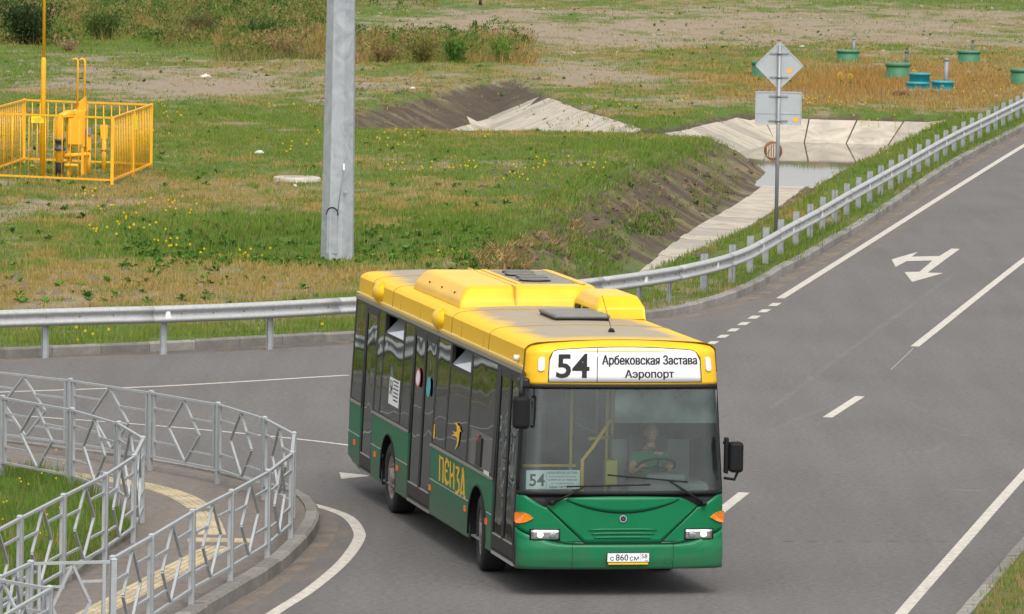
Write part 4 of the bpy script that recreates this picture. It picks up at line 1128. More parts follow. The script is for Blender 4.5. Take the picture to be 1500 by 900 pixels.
fstrip('hood_flap', -.68, .68, lambda s: 1.02+.15*(abs(s)/.68)**2, lambda s: hood_hi(s)-.006, .014, GRN, parent=hood, ns=40, nzz=4, thick=.02)
for z_, hw in ((.815, .42), (.768, .385), (.722, .35)):
    fstrip('grille_rib', -hw, hw, lambda s, z_=z_, hw=hw: z_-.012+.012*(abs(s)/hw)**2*0, lambda s, z_=z_, hw=hw: z_+.012*(1-(abs(s)/hw)**4), .013, GRN, parent=hood, ns=24, nzz=2, thick=.015)
def bump_hi(s):
    a = abs(s); return .632 if a < .62 else .632+.195*min(1, (a-.62)/.66)**1.7
for sg in (-1, 1):
    ck = fstrip('cheek_panel', sg*.475, sg*1.3, lambda s: bump_hi(s)+.016, lambda s: max(bump_hi(s)+.018, diag(abs(s))-.024 if abs(s) < .92 else 1.078+.165*float(sstep(.92, 1.22, abs(s)))), 0, GRN, ns=44, nzz=10)
    # headlamp
    s0 = sg*.93
    fr = fstrip('headlamp_housing', s0-.165, s0+.165, .682, .822, .006, BLACK, ns=8, nzz=3, thick=.01)
    fstrip('headlamp_reflector', s0-.15, s0+.15, .696, .808, .010, CHR, parent=fr, ns=10, nzz=4, thick=.008)
    c = fp(s0+sg*.075, .752, .022)
    MB().lathe([(0, -.004), (.024, -.002), (.034, .006), (.024, .012), (0, .014)], 18, c=(0, 0, 0)).build('headlamp_bulb', LAMP, fr).matrix_local = Matrix.Translation(c)@Matrix.Rotation(PI/2, 4, 'X')
    c = fp(s0-sg*.075, .752, .020)
    MB().lathe([(0, -.004), (.03, -.002), (.042, .006), (.03, .012), (0, .012)], 18).build('high_beam', mat('grey lens', (.35, .36, .38), .15, .5), fr).matrix_local = Matrix.Translation(c)@Matrix.Rotation(PI/2, 4, 'X')
    # indicator: leaf shape, point inward
    leaf = [(1.06, .95), (1.09, .985), (1.13, 1.008), (1.18, 1.018), (1.24, 1.015), (1.275, 1.0), (1.275, .90), (1.24, .885), (1.18, .885), (1.12, .905)]
    mb = MB().prism([(sg*a, b) for a, b in (leaf if sg > 0 else leaf[::-1])], lambda a, b, t: fp(a, b, t), .0, .022); mb.build('indicator', AMBER, ck)
fstrip('hood_gap', -.95, .95, .60, 1.20, -.018, BLACK, ns=30, nzz=3, thick=0)
bumper = fstrip('bumper', -1.3, 1.3, .335, bump_hi, .004, GRN, ns=60, nzz=8)
fstrip('bumper_joint', -.625, -.617, .335, .632, .0055, DARK, parent=bumper, ns=1, nzz=6, thick=0)
fstrip('bumper_joint', .617, .625, .335, .632, .0055, DARK, parent=bumper, ns=1, nzz=6, thick=0)
MB().prism([(.56+.042*math.cos(a), .44+.042*math.sin(a)) for a in np.linspace(0, 2*PI, 20, endpoint=False)], lambda a, b, t: fp(a, b, t), .0, .010).build('tow_cap', GRN, bumper)
# emblem
em = MB().prism([(.0+.042*math.cos(a), .945+.042*math.sin(a)) for a in np.linspace(0, 2*PI, 24, endpoint=False)], lambda a, b, t: fp(a, b, t), .0, .014).build('emblem', SIL, hood)
MB().prism([(.0+.034*math.cos(a), .945+.034*math.sin(a)) for a in np.linspace(0, 2*PI, 20, endpoint=False)], lambda a, b, t: fp(a, b, t), .010, .0165).build('emblem_field', mat('navy enamel', (.01, .016, .06), .3), em)
MB().prism([(.0, .957), (-.008, .951), (-.008, .938), (0, .932), (.008, .938), (.008, .951)], lambda a, b, t: fp(a, b, t), .014, .019).build('emblem_shield', mat('red enamel', (.45, .02, .02), .3), em)
# number plate
pc = fp(.055, .485, .035)
pl = MB().box(-.262, .262, -.006, .006, -.058, .058).build('number_plate', mat('plate frame', (.03, .03, .03), .5), bus); pl.location = pc
MB().box(-.255, .255, -.009, -.006, -.051, .051).build('plate_face', mat('plate white', (.78, .78, .78), .5), pl)
MB().box(.145, .148, -.0105, -.009, -.05, .05).build('plate_divider', INK, pl)
fpl = lambda x, y: (x, -.0105, y)
text('plate_text', 'с', fpl, -.225, -.175, -.038, .012, INK, pl, .01)
text('plate_text', '860', fpl, -.155, .0, -.038, .040, INK, pl, .012)
text('plate_text', 'см', fpl, .018, .13, -.038, .012, INK, pl, .01)
text('plate_text', '58', fpl, .160, .235, -.012, .040, INK, pl, .006)
MB().box(.205, .245, -.0108, -.0104, -.040, -.034).build('plate_flag', mat('white flag band', (.7, .7, .7), .5), pl)
MB().box(.205, .245, -.0109, -.0104, -.034, -.029).build('plate_flag', mat('flag blue', (.02, .05, .4), .5), pl)
MB().box(.205, .245, -.0110, -.0104, -.045, -.040).build('plate_flag', mat('flag red', (.6, .02, .02), .5), pl)
MB().box(-.245, .245, -.008, .004, -.085, -.062).build('plate_strip', GOLD, pl)
# wipers
def wiper(p0, p1, b0, b1):
    P0, P1 = fp(*p0, .03), fp(*p1, .05)
    mb = MB().tube([P0, ((P0[0]+P1[0])/2, (P0[1]+P1[1])/2-.02, (P0[2]+P1[2])/2), P1], [.022, .014, .009], 6)
    mb.lathe([(0, -.02), (.035, -.02), (.035, .03), (0, .035)], 12, c=P0)
    wp = mb.build('wiper_arm', BLACK, bus)
    mb = MB(); n = 10
    mb.tube([fp(b0[0]+(b1[0]-b0[0])*i/n, b0[1]+(b1[1]-b0[1])*i/n, .028) for i in range(n+1)], .010, 6).build('wiper_blade', BLACK, wp)
wiper((-.87, 1.135), (-.50, 1.325), (-.70, 1.335), (.33, 1.355))
wiper((1.0, 1.12), (.58, 1.40), (-.20, 1.475), (.80, 1.385))
# mirrors
mr_ = MB().tube([(-1.18, .30, 2.66), (-1.24, .05, 2.70), (-1.29, -.10, 2.66), (-1.31, -.14, 2.50), (-1.31, -.14, 2.42)], .024, 8).build('mirror_arm', DARK, bus)
MB().box(-1.40, -1.20, -.22, -.06, 2.05, 2.44, .045).build('mirror_housing', mat('black mirror shell', (.009, .009, .010), .65, spec=.2), mr_)
MB().box(-1.385, -1.215, -.058, -.054, 2.08, 2.41).build('mirror_glass', CHR, mr_)
MB().box(-1.30, -1.16, .02, .16, 2.52, 2.64, .03).build('kerb_mirror', DARK, mr_)
mr_ = MB().tube([(1.25, .12, 1.85), (1.36, .05, 1.85), (1.41, .02, 1.75), (1.41, .02, 1.50), (1.38, .04, 1.41), (1.27, .12, 1.42)], .018, 8).build('mirror_arm', DARK, bus)
MB().box(1.30, 1.47, -.06, .10, 1.50, 1.87, .04).build('mirror_housing', mat('black mirror shell', (.009, .009, .010), .65, spec=.2), mr_)
MB().box(1.315, 1.455, .101, .105, 1.53, 1.84).build('mirror_glass', CHR, mr_)
MB().box(1.255, 1.30, .02, .12, 1.48, 1.92, .015).build('mirror_mount', BLACK, mr_)
MB().tube([(-1.09, .14, 2.49), (-1.09, .16, 2.38)], .008, 6).box(-1.12, -1.06, .15, .19, 2.04, 2.36, .015).build('inside_mirror', BLACK, bus)

# ---- sides (sg=-1: door side)
def arch_poly(v0, v1, z0, z1, arcs):
    """panel outline with wheel arch bites from the bottom edge; arcs: (centre, radius)"""
    pts = [(v0, z0)]
    for c, r in arcs:
        h = z0-.46
        a0 = math.asin(max(-1, min(1, h/r)))
        for t in np.linspace(PI-a0, a0, 17): pts.append((c+r*math.cos(t), .46+r*math.sin(t)))
    pts += [(v1, z0), (v1, z1), (v0, z1)]
    return pts
FW, RW, AR = 2.66, 9.06, .60
def side_common(sg):
    out = 0.
    # green upper band and lower skirts
    def P(name, poly, o=0., mt=GRNS, th=.03, par=bus): return side_poly(name, poly, o, th, mt, par, sg)
    doors = [(.34, 1.70), (5.95, 7.58), (10.42, 11.32)] if sg < 0 else []
    if sg < 0: bands = [(1.74, 5.92), (7.61, 10.39), (11.35, 12.26)]
    else: bands = [(.30, 6.0), (6.02, 12.26)]
    for a, b in bands:
        arcs = [(c, AR) for c in (FW, RW) if a < c < b]
        P('side_panel', arch_poly(a, b, .812, 1.225, arcs))
        MB().bar((sg*(1.272+.004), a, 1.243), (sg*(1.272+.004), b, 1.243), .022, .03).build('belt_moulding', TRIM, bus)
        cuts = [a]
        for c in (FW, RW):
            if a < c < b: cuts += [c-AR*.985, c+AR*.985]
        cuts.append(b)
        for k in range(0, len(cuts), 2):
            v0, v1 = cuts[k], cuts[k+1]
            zb0 = .35 if v1 < 11.4 else .35
            poly = [(v0, .35), (v1, .35 if v1 < 12 else .46), (v1, .80), (v0, .80)]
            P('skirt_panel', poly, .006)
            MB().bar((sg*1.279, v0, .802), (sg*1.279, v1, .802), .012, .012).build('skirt_trim', SIL, bus)
    # arch lips
    for c in (FW, RW):
        mb = MB(); mb.tube([(sg*1.272, c+AR*math.cos(t), .46+AR*math.sin(t)) for t in np.linspace(-.1, PI+.1, 25)], .016, 6); mb.build('arch_lip', BLACK, bus)
        mb = MB()   # wheel well
        arc = [(c+(AR-.005)*math.cos(t), .46+(AR-.005)*math.sin(t)) for t in np.linspace(-.25, PI+.25, 19)]
        mb.grid([[(sg*1.255, a, b) for a, b in arc], [(sg*.70, a, b) for a, b in arc]], True)
        mb.add([(sg*.70, a, b) for a, b in arc], [tuple(range(len(arc)))]); mb.build('wheel_well', BLACK, bus)
    for v, z in ((11.69, .69), (10.03, .69), (8.29, .69), (5.86, .69), (3.40, .69), (2.0, .69)):
        if sg < 0 and not any(a < v < b for a, b in doors): MB().box(-1.300, -1.282, v-.045, v+.045, z-.035, z+.035).build('side_marker', ORNG, bus)
side_common(-1); side_common(1)
def pane(v0, v1, z0, z1, sg=-1, mt=None, out=-.004, name='window'):
    return side_poly(name, rect(v0, v1, z0, z1), out, .006, mt or GL_S, bus, sg)
def pillar(v0, v1, z0=1.255, z1=2.675, sg=-1, mt=None, out=0., name='pillar'):
    return side_poly(name, rect(v0, v1, z0, z1), out, .05, mt or PILL, bus, sg)
# door side glazing
side_poly('front_pillar', [(.245, .36), (.335, .36), (.335, 2.675), (.345, 2.675), (.30, 2.55), (.24, 1.27)], .0, .05, PILL)
for a, b in ((1.70, 1.90), (3.48, 3.56), (4.95, 5.03), (5.86, 5.95), (7.58, 7.66), (8.30, 8.38), (9.86, 9.92), (10.34, 10.42), (11.32, 11.40), (12.18, 12.262)): pillar(a, b)
for a, b in ((1.90, 3.48), (3.56, 4.95), (5.03, 5.86), (7.66, 8.30), (8.38, 9.86), (9.92, 10.34), (11.40, 12.18)):
    pillar(a, b, 2.635, 2.675); pillar(a, b, 1.255, 1.285)
pane(1.90, 3.48, 1.72, 2.635); pane(5.03, 5.86, 1.285, 2.635); pane(7.66, 8.30, 1.285, 2.635); pane(9.92, 10.34, 1.285, 2.635); pane(11.40, 12.18, 1.285, 2.635)
side_poly('black_panel', rect(1.90, 3.30, 1.285, 1.72), -.002, .03, mat('gloss black panel', (.022, .021, .021), .14, coat=.4))
pane(3.30, 3.48, 1.285, 1.72)
cp = side_poly('cover_plate', rect(2.55, 2.86, 1.30, 1.66), .014, .02, PILL)
MB().box(-1.262, -1.255, 2.74, 2.82, 1.60, 1.68).build('red_sticker', mat('red sticker', (.5, .04, .05), .5), bus)
MB().box(-1.282, -1.272, 1.95, 2.25, 1.255, 1.30).build('notice_strip', mat('notice white', (.65, .65, .63), .6), bus)
for a, b in ((3.56, 4.95), (8.38, 9.86)):
    pane(a, b, 1.285, 2.34); pillar(a, b, 2.34, 2.375, out=.004)
    hf = pillar(a, a+.04, 2.375, 2.635, name='hopper_frame'); pillar(b-.04, b, 2.375, 2.635, name='hopper_frame')
    # pane hinged at the bottom, top tilted into the bus
    u0 = -(w(2.38)-.012); ang = .20
    MB().hexa([(u0, a+.05, 2.38), (u0+.008, a+.05, 2.38), (u0+.008, b-.05, 2.38), (u0, b-.05, 2.38), (u0+ang, a+.05, 2.60), (u0+ang+.008, a+.05, 2.60), (u0+ang+.008, b-.05, 2.60), (u0+ang, b-.05, 2.60)]).build('hopper_window', mat('bright tilted glass', (.35, .38, .39), .04, .0, spec=1.), bus)
    MB().hexa([(u0, a+.04, 2.38), (u0+.006, a+.04, 2.38), (u0+.006, a+.05, 2.38), (u0, a+.05, 2.38), (u0, a+.04, 2.385), (u0+ang, a+.04, 2.60), (u0+ang, a+.05, 2.60), (u0, a+.05, 2.385)]).build('hopper_stay', mat('white stay', (.7, .7, .7), .5), bus)
# doors
def door(v0, v1, leaves):
    fr = side_poly('door', [(v0, .36), (v1, .36), (v1, .40), (v0, .40)], -.002, .06, DOORM)
    side_poly('door_header', rect(v0, v1, 2.60, 2.675), .0, .05, PILL, fr)
    n = len(leaves)
    for a, b in leaves:
        lf = side_poly('door_leaf', [(a, .41), (b, .41), (b, .60), (a, .60)], .0, .035, DOORM, fr)
        for x0, x1 in ((a, a+.055), (b-.055, b)): side_poly('leaf_stile', rect(x0, x1, .60, 2.60), .004, .04, DOORM, lf)
        side_poly('leaf_rail', rect(a+.055, b-.055, 2.53, 2.60), .0, .035, DOORM, lf)
        side_poly('door_glass', rect(a+.055, b-.055, .60, 2.53), -.008, .006, GL_D, lf)
        side_poly('leaf_trim', rect(a+.06, b-.06, .585, .60), .008, .01, SIL, lf)
        MB().tube([(-1.20, a+.12, 1.0), (-1.19, a+.12, 1.7)], .014, 6).build('door_handle', POLE, lf)
    side_poly('door_step', rect(v0, v1, .335, .372), .006, .10, SIL if v0 < 1 else TRIM, fr)
    return fr
door(.34, 1.70, [(.345, 1.015), (1.025, 1.695)])
door(5.95, 7.58, [(5.955, 6.76), (6.77, 7.575)])
door(10.42, 11.32, [(10.43, 11.31)])
# stickers, lettering
def on_side(o=.006): return lambda x, y: (-(w(y)+o), x, y)
side_poly('route_notice', rect(8.44, 9.20, 1.47, 1.83), .006, .004, WHITE)
nt54 = text('notice_text', '54', lambda x, y: (-(w(y)+.0085), 9.14-(y-1.5)*0-(x), y), .0, .20, 1.60, 1.80, INK, bus, .03)
for k in range(6): side_poly('notice_line', rect(8.50, 8.90-.05*(k % 2), 1.79-k*.05, 1.808-k*.05), .0085, .001, INK)
def disc(v, z, rv, rz_, mt, o): 
    return MB().prism([(v+rv*math.cos(a), z+rz_*math.sin(a)) for a in np.linspace(0, 2*PI, 24, endpoint=False)], lambda a, b, t: (-(w(b)+t), a, b), o-.003, o).build('door_sticker', mt, bus)
disc(7.14, 2.0, .17, .13, mat('red sticker', (.5, .04, .05), .5), .006); disc(7.14, 2.0, .13, .10, WHITE, .0075)
disc(6.36, 1.95, .13, .13, mat('turquoise sticker', (.05, .38, .44), .5), .006)
side_poly('yellow_sticker', rect(5.72, 5.80, 1.34, 1.52), .004, .003, GOLD)
# swallow silhouette
bird = [(4.20, 1.335), (4.05, 1.42), (3.98, 1.52), (4.00, 1.585), (3.80, 1.66), (3.84, 1.60), (3.94, 1.67), (4.14, 1.685), (4.28, 1.672), (4.40, 1.655), (4.30, 1.625), (4.22, 1.60), (4.30, 1.575), (4.42, 1.565), (4.52, 1.555), (4.36, 1.535), (4.46, 1.50), (4.22, 1.515), (4.10, 1.46)]
bird = [(4.26, 1.335), (4.10, 1.41), (4.02, 1.49), (4.02, 1.55), (4.00, 1.60), (3.88, 1.615), (3.98, 1.63), (4.02, 1.665), (4.14, 1.668), (4.20, 1.69), (4.38, 1.675), (4.26, 1.652), (4.20, 1.60), (4.24, 1.57), (4.50, 1.56), (4.34, 1.54), (4.56, 1.495), (4.28, 1.515), (4.14, 1.50), (4.14, 1.44)]
b = bmesh.new(); vs = [b.verts.new((-(w(z)+.008), v, z)) for v, z in bird]
es = [b.edges.new((vs[i], vs[(i+1) % len(vs)])) for i in range(len(vs))]; bmesh.ops.triangle_fill(b, use_beauty=True, edges=es)
me = bpy.data.meshes.new('swallow_emblem'); b.to_mesh(me); b.free(); link('swallow_emblem', me, GOLD, bus)
# old-style lettering, drawn as strokes (x 0..1 within a letter, y 0..1)
LET = {'П': [((.1, 0), (.1, 1)), ((.9, 0), (.9, .95)), ((0, .95), (1, .95))],
       'Е': [((.85, .92), (.45, 1)), ((.45, 1), (.12, .75)), ((.12, .75), (.12, .25)), ((.12, .25), (.45, .02)), ((.45, .02), (.9, .12)), ((.12, .55), (.65, .55)), ((.85, .92), (.9, .78))],
       'Н': [((.1, 0), (.1, 1)), ((.9, 0), (.9, 1)), ((.1, .38), (.9, .62))],
       'З': [((.1, .95), (.85, .95)), ((.85, .95), (.4, .58)), ((.4, .58), (.85, .42)), ((.85, .42), (.85, .15)), ((.85, .15), (.5, 0)), ((.5, 0), (.15, .02))],
       'А': [((.0, .0), (.45, .98)), ((.55, 1.05), (.75, 0)), ((.1, .12), (.7, .12)), ((.25, .98), (.6, 1.03)), ((.75, 0), (1, .0))]}
mb = MB(); v_ = 5.27; lw = .335
for k, ch in enumerate('ПЕНЗА'):
    z0 = .85 + (-.03 if ch in 'ЗА' else 0); h_ = .315 if ch not in 'ЗА' else .335
    for (a0, c0), (a1, c1) in LET[ch]:
        p = np.array([v_-k*.375-a0*lw*.92, z0+c0*h_]); q = np.array([v_-k*.375-a1*lw*.92, z0+c1*h_])
        d = q-p; l = np.linalg.norm(d)
        nrm = np.array([-d[1], d[0]])/l; hw = .032*abs(nrm[0])+.016*abs(nrm[1]); d = d/l
        p = p-d*.008; q = q+d*.008
        P4 = [p-nrm*hw, q-nrm*hw, q+nrm*hw, p+nrm*hw]
        mb.prism([tuple(x) for x in P4], lambda a, b, t: (-(1.2755+t), a, b), 0, .004)
mb.build('side_lettering', GOLD, bus)
# far side glazing
for a, b in ((.30, .42), (1.7, 1.8), (3.3, 3.4), (4.9, 5.0), (6.5, 6.6), (8.1, 8.2), (9.7, 9.8), (11.2, 11.3), (12.18, 12.26)): pillar(a, b, sg=1)
ed = [.42, 1.7, 1.8, 3.3, 3.4, 4.9, 5.0, 6.5, 6.6, 8.1, 8.2, 9.7, 9.8, 11.2, 11.3, 12.18]
for a, b in zip(ed[::2], ed[1::2]): pane(a, b, 1.255, 2.675, sg=1)
# rear wall
mb = MB().box(-1.25, 1.25, 12.24, 12.275, .46, 1.3); mb.hexa([(-1.25, 12.24, 1.3), (1.25, 12.24, 1.3), (1.25, 12.275, 1.3), (-1.25, 12.275, 1.3), (-1.175, 12.20, 2.7), (1.175, 12.20, 2.7), (1.175, 12.26, 2.7), (-1.175, 12.26, 2.7)])
mb.build('rear_wall', GRN, bus)
MB().box(-.95, .95, 12.27, 12.285, 1.5, 2.4).build('rear_window', mat('gloss black panel', (.022, .021, .021), .14, coat=.4), bus)
for sg in (-1, 1): MB().box(sg*1.1-.09, sg*1.1+.09, 12.27, 12.30, .75, 1.15, .02).build('tail_lamp', mat('red lens', (.4, .01, .01), .2), bus)
# chassis and floor
MB().box(-.95, .95, 1.2, 11.6, .27, .36).box(-1.22, 1.22, 3.4, 8.3, .30, .36).box(-1.20, 1.20, .45, 1.9, .345, .363).box(-1.22, 1.22, 9.8, 12.2, .36, .42).build('underbody', BLACK, bus)
MB().box(-1.235, 1.235, .30, 12.2, .365, .385).build('floor', FLOORM, bus)
MB().box(-1.16, 1.16, .50, 12.2, 2.68, 2.70).build('ceiling', CEIL, bus)
# wheels
def wheel(sg, v, turn=0.):
    mb = MB()
    mb.lathe([(.0, .03), (.12, .03), (.13, .0), (.19, -.005), (.20, -.04), (.27, -.05), (.285, .02), (.295, .02), (.295, -.20)], 32, 'x')
    for k in range(10):
        a = 2*PI*k/10; mb.lathe([(0, .0), (.014, .0), (.014, .03), (0, .034)], 6, 'x', (0, .16*math.cos(a), .16*math.sin(a)))
    wl = mb.build('wheel', mat('steel wheel rim', (.36, .35, .33), .5, .4, col2=(.20, .13, .09), vscale=9), bus)
    MB().lathe([(.292, .015), (.30, .03), (.36, .045), (.43, .04), (.463, .022), (.478, -.01), (.478, -.23), (.463, -.265), (.30, -.27), (.292, -.25)], 40, 'x').build('tyre', mat('tyre rubber', (.018, .018, .018), .85, var=.2, bump=.3, bscale=30), wl)
    wl.location = (sg*1.20, v, .478); wl.rotation_euler = (0, 0, (PI if sg < 0 else 0)+turn)
    if sg < 0: wl.scale = (1, 1, 1)
    return wl
wheel(-1, FW, -.10); wheel(1, FW, -.10); wheel(-1, RW); wheel(1, RW)

# ---- inside
dash = MB().box(-1.10, 1.12, .16, .62, .70, 1.20, .06)
dash.box(.10, 1.12, .22, .66, 1.16, 1.36, .07); dash.build('dashboard', mat('dashboard grey', (.20, .235, .245), .6), bus)
MB().box(.36, .86, .40, .70, 1.34, 1.44, .04).build('instrument_binnacle', mat('dashboard grey', (.20, .235, .245), .6), bus)
sw = MB()
ctr = Vector((.56, .74, 1.50)); tilt = Matrix.Rotation(math.radians(-28), 4, 'X')
ring = [ctr+tilt@Vector((.235*math.cos(a), .235*math.sin(a), 0)) for a in np.linspace(0, 2*PI, 33)]
sw.tube(ring, .016, 8)
for a in (PI*.1, PI*.9, PI*1.5): sw.tube([ctr+tilt@Vector((0, 0, -.02)), ctr+tilt@Vector((.23*math.cos(a), .23*math.sin(a), 0))], .013, 6)
sw.tube([ctr+Vector((0, -.12, -.32)), ctr], [.035, .045], 8)
sw.build('steering_wheel', BLACK, bus)
MB().box(.30, .80, 1.12, 1.26, 1.0, 1.85, .06).box(.30, .80, .80, 1.26, .92, 1.05, .05).box(.40, .70, .9, 1.15, .38, .93).build('driver_seat', mat('seat dark cloth', (.045, .05, .06), .9), bus)
MB().box(.18, 1.15, 1.50, 1.54, .38, 1.75).build('cab_partition', INT, bus)
MB().box(.30, 1.18, .205, .215, 2.08, 2.48).build('sun_blind', glass('grey sun blind', (.42, .46, .46), 1.25, haze=.55), bus)
MB().box(-.08, .30, .205, .215, 2.08, 2.48).build('sun_blind', glass('grey sun blind', (.42, .46, .46), 1.25, haze=.55), bus)
def pole(pts, r=.02): MB().tube(pts, r, 8).build('grab_pole', POLE, bus)
pole([(-.30, 1.0, .39), (-.30, 1.0, 1.55), (-.18, 1.0, 1.70), (.05, 1.0, 2.05)], .024)
for u_, v_ in ((-1.02, 1.3), (-.28, 1.8), (.16, 1.75), (.26, 1.9), (-.9, 3.6), (.55, 4.2), (-.5, 5.6), (-.5, 7.4)): pole([(u_, v_, .39), (u_, v_, 2.68)])
pole([(-1.02, 1.3, 1.45), (-.32, 1.3, 1.45)]); pole([(-.10, 1.6, 1.75), (.26, 1.8, 1.75)])
for sg in (-.55, .55): pole([(sg, 2.2, 2.45), (sg, 11.5, 2.45)], .016)
MB().box(-.02, .13, .95, 1.10, 1.25, 1.55, .01).build('ticket_box', mat('ticket box yellow', (.45, .42, .05), .6), bus)
MB().tube([(.12, .30, 1.38), (.10, .32, 1.50)], .03, 8).build('cab_fan', DARK, bus)
seatm = mat('seat blue cloth', (.05, .09, .16), .9, var=.2)
for v_ in (3.7, 4.5, 5.3, 8.2, 9.3, 10.0):
    for u_ in (-.98, -.55, .55, .98):
        if u_ < 0 and 5.6 < v_ < 8.0: continue
        MB().box(u_-.2, u_+.2, v_-.05, v_+.38, .78, .88, .03).box(u_-.2, u_+.2, v_+.36, v_+.44, .8, 1.42, .03).box(u_-.05, u_+.05, v_+.05, v_+.3, .38, .78).build('passenger_seat', seatm, bus)

# route card behind the windscreen
card = empty('route_card', tuple(Matrix.Translation((BUSX, BUSY, 0))@Matrix.Rotation(BYAW, 4, 'Z')@Vector((-.84, .13, 1.29))), BYAW)
tag(card, 'pale route card reading 54 standing inside the windscreen of the bus', 'card')
MB().box(-.33, .33, 0, .006, 0, .23).build('card_sheet', CARDM, card)
fc = lambda x, y: (x, -.002, y)
MB().box(-.085, -.082, -.0015, 0, .01, .22).build('card_line', INK, card)
text('card_number', '54', fc, -.29, -.10, .035, .185, INK, card, .02)
for s_, x0, x1, y0, y1, bo in (('АРБЕКОВСКАЯ ЗАСТАВА', -.07, .30, .185, .212, .01), ('пр.Строителей ул.Суворова', -.05, .28, .140, .164, 0), ('Ц.РЫНОК ул. Кирова', -.06, .29, .098, .126, .006), ('ул. Тернопольская', -.02, .25, .057, .080, 0), ('База ОРЭХТ', -.04, .22, .013, .040, .02)):
    text('card_text', s_, fc, x0, x1, y0, y1, INK, card, bo)

# ================================================================== DRIVER
SKIN = mat('skin', (.52, .30, .21), .55)
SHIRT = mat('green polo shirt', (.012, .20, .095), .85, var=.15, vscale=6)
TROU = mat('dark trousers', (.03, .032, .04), .9)
HAIR = mat('short grey hair', (.34, .32, .29), .9)
BM = Matrix.Translation((BUSX, BUSY, 0))@Matrix.Rotation(BYAW, 4, 'Z')
person = empty('person', tuple(BM@Vector((.55, 1.05, 1.05))), BYAW)
tag(person, 'bus driver in green polo shirt with hands on the steering wheel', 'person')
def skin_mesh(name, V, E, R, material, parent, sub=2, rootv=0):
    me = bpy.data.meshes.new(name); me.from_pydata(V, E, [])
    o = bpy.data.objects.new(name, me); COL.objects.link(o)
    o.modifiers.new('s', 'SKIN'); o.modifiers.new('d', 'SUBSURF').levels = sub
    b = bmesh.new(); b.from_mesh(me); ly = b.verts.layers.skin.verify(); b.verts.ensure_lookup_table()
    for i, v in enumerate(b.verts):
        r = R[i]; v[ly].radius = (r, r) if not hasattr(r, '__len__') else r
        v[ly].use_root = (i == rootv)
    b.to_mesh(me); b.free()
    dg = bpy.context.evaluated_depsgraph_get()
    m2 = bpy.data.meshes.new_from_object(o.evaluated_get(dg)); m2.name = name
    bpy.data.objects.remove(o)
    for p in m2.polygons: p.use_smooth = True
    m2.materials.clear(); m2.materials.append(material)
    q = bpy.data.objects.new(name, m2); COL.objects.link(q); q.parent = parent
    return q
# origin: hip point on the seat; -y is forward (towards the windscreen)
V = [(0, 0, .10), (0, .02, .30), (0, 0, .50), (0, -.01, .60), (0, -.03, .68), (0, -.045, .74),
     (-.19, 0, .53), (-.26, -.16, .36), (-.17, -.30, .46), (.19, 0, .53), (.25, -.12, .33), (.17, -.27, .44),
     (-.10, -.06, .08), (-.14, -.46, .10), (-.14, -.50, -.30), (-.14, -.60, -.36), (.10, -.06, .08), (.14, -.46, .10), (.14, -.50, -.30), (.14, -.60, -.36)]
E_ = [(0, 1), (1, 2), (2, 3), (3, 4), (4, 5), (2, 6), (6, 7), (7, 8), (2, 9), (9, 10), (10, 11), (0, 12), (12, 13), (13, 14), (14, 15), (0, 16), (16, 17), (17, 18), (18, 19)]
R_ = [(.17, .13), (.16, .12), (.16, .11), .065, .058, .06, .075, .048, .034, .075, .048, .034, .10, .07, .05, .05, .10, .07, .05, .05]
body = skin_mesh('body', V, E_, R_, SKIN, person)
# shirt: slightly larger torso with short sleeves
V = [(0, 0, .08), (0, .02, .30), (0, 0, .50), (0, -.01, .575), (-.19, 0, .53), (-.235, -.09, .43), (.19, 0, .53), (.23, -.07, .41)]
skin_mesh('shirt', V, [(0, 1), (1, 2), (2, 3), (2, 4), (4, 5), (2, 6), (6, 7)], [(.20, .15), (.185, .14), (.185, .125), .085, .095, .08, .095, .08], SHIRT, person)
skin_mesh('trousers', [(0, -.02, .08), (-.10, -.06, .08), (-.14, -.46, .10), (-.14, -.50, -.28), (.10, -.06, .08), (.14, -.46, .10), (.14, -.50, -.28)], [(0, 1), (1, 2), (2, 3), (0, 4), (4, 5), (5, 6)], [(.17, .14), .115, .085, .07, .115, .085, .07], TROU, person)
# head with face
b = bmesh.new(); bmesh.ops.create_uvsphere(b, u_segments=28, v_segments=20, radius=1)
for v in b.verts:
    x, y, z = v.co
    sx = .077*(1-.16*max(0, -z)); sy = .098; szz = .122
    n = Vector((x*sx, y*sy, z*szz))
    if y < 0:
        nose = math.exp(-(x/.16)**2-((z+.10)/.20)**2); n.y -= .026*nose
        eye = math.exp(-((abs(x)-.38)/.15)**2-((z-.08)/.11)**2); n.y += .010*eye
        brow = math.exp(-(x/.6)**2-((z-.25)/.09)**2); n.y -= .006*brow
        lip = math.exp(-(x/.28)**2-((z+.48)/.08)**2); n.y -= .006*lip
        chin = math.exp(-(x/.3)**2-((z+.85)/.2)**2); n.y -= .012*chin
    v.co = n
me = bpy.data.meshes.new('head'); b.to_mesh(me); b.free()
for p in me.polygons: p.use_smooth = True
head = link('head', me, SKIN, person); head.location = (0, -.06, .83); head.rotation_euler = (math.radians(8), 0, math.radians(-8))
b = bmesh.new(); bmesh.ops.create_uvsphere(b, u_segments=24, v_segments=16, radius=1)
bmesh.ops.delete(b, geom=[v for v in b.verts if v.co.z < .12 and v.co.y < .25 or v.co.z < -.3 or (v.co.y < -.55 and v.co.z < .42)], context='VERTS')
for v in b.verts: v.co = Vector((v.co.x*.082, v.co.y*.104, v.co.z*.130))
me = bpy.data.meshes.new('hair'); b.to_mesh(me); b.free(); link('hair', me, HAIR, head)
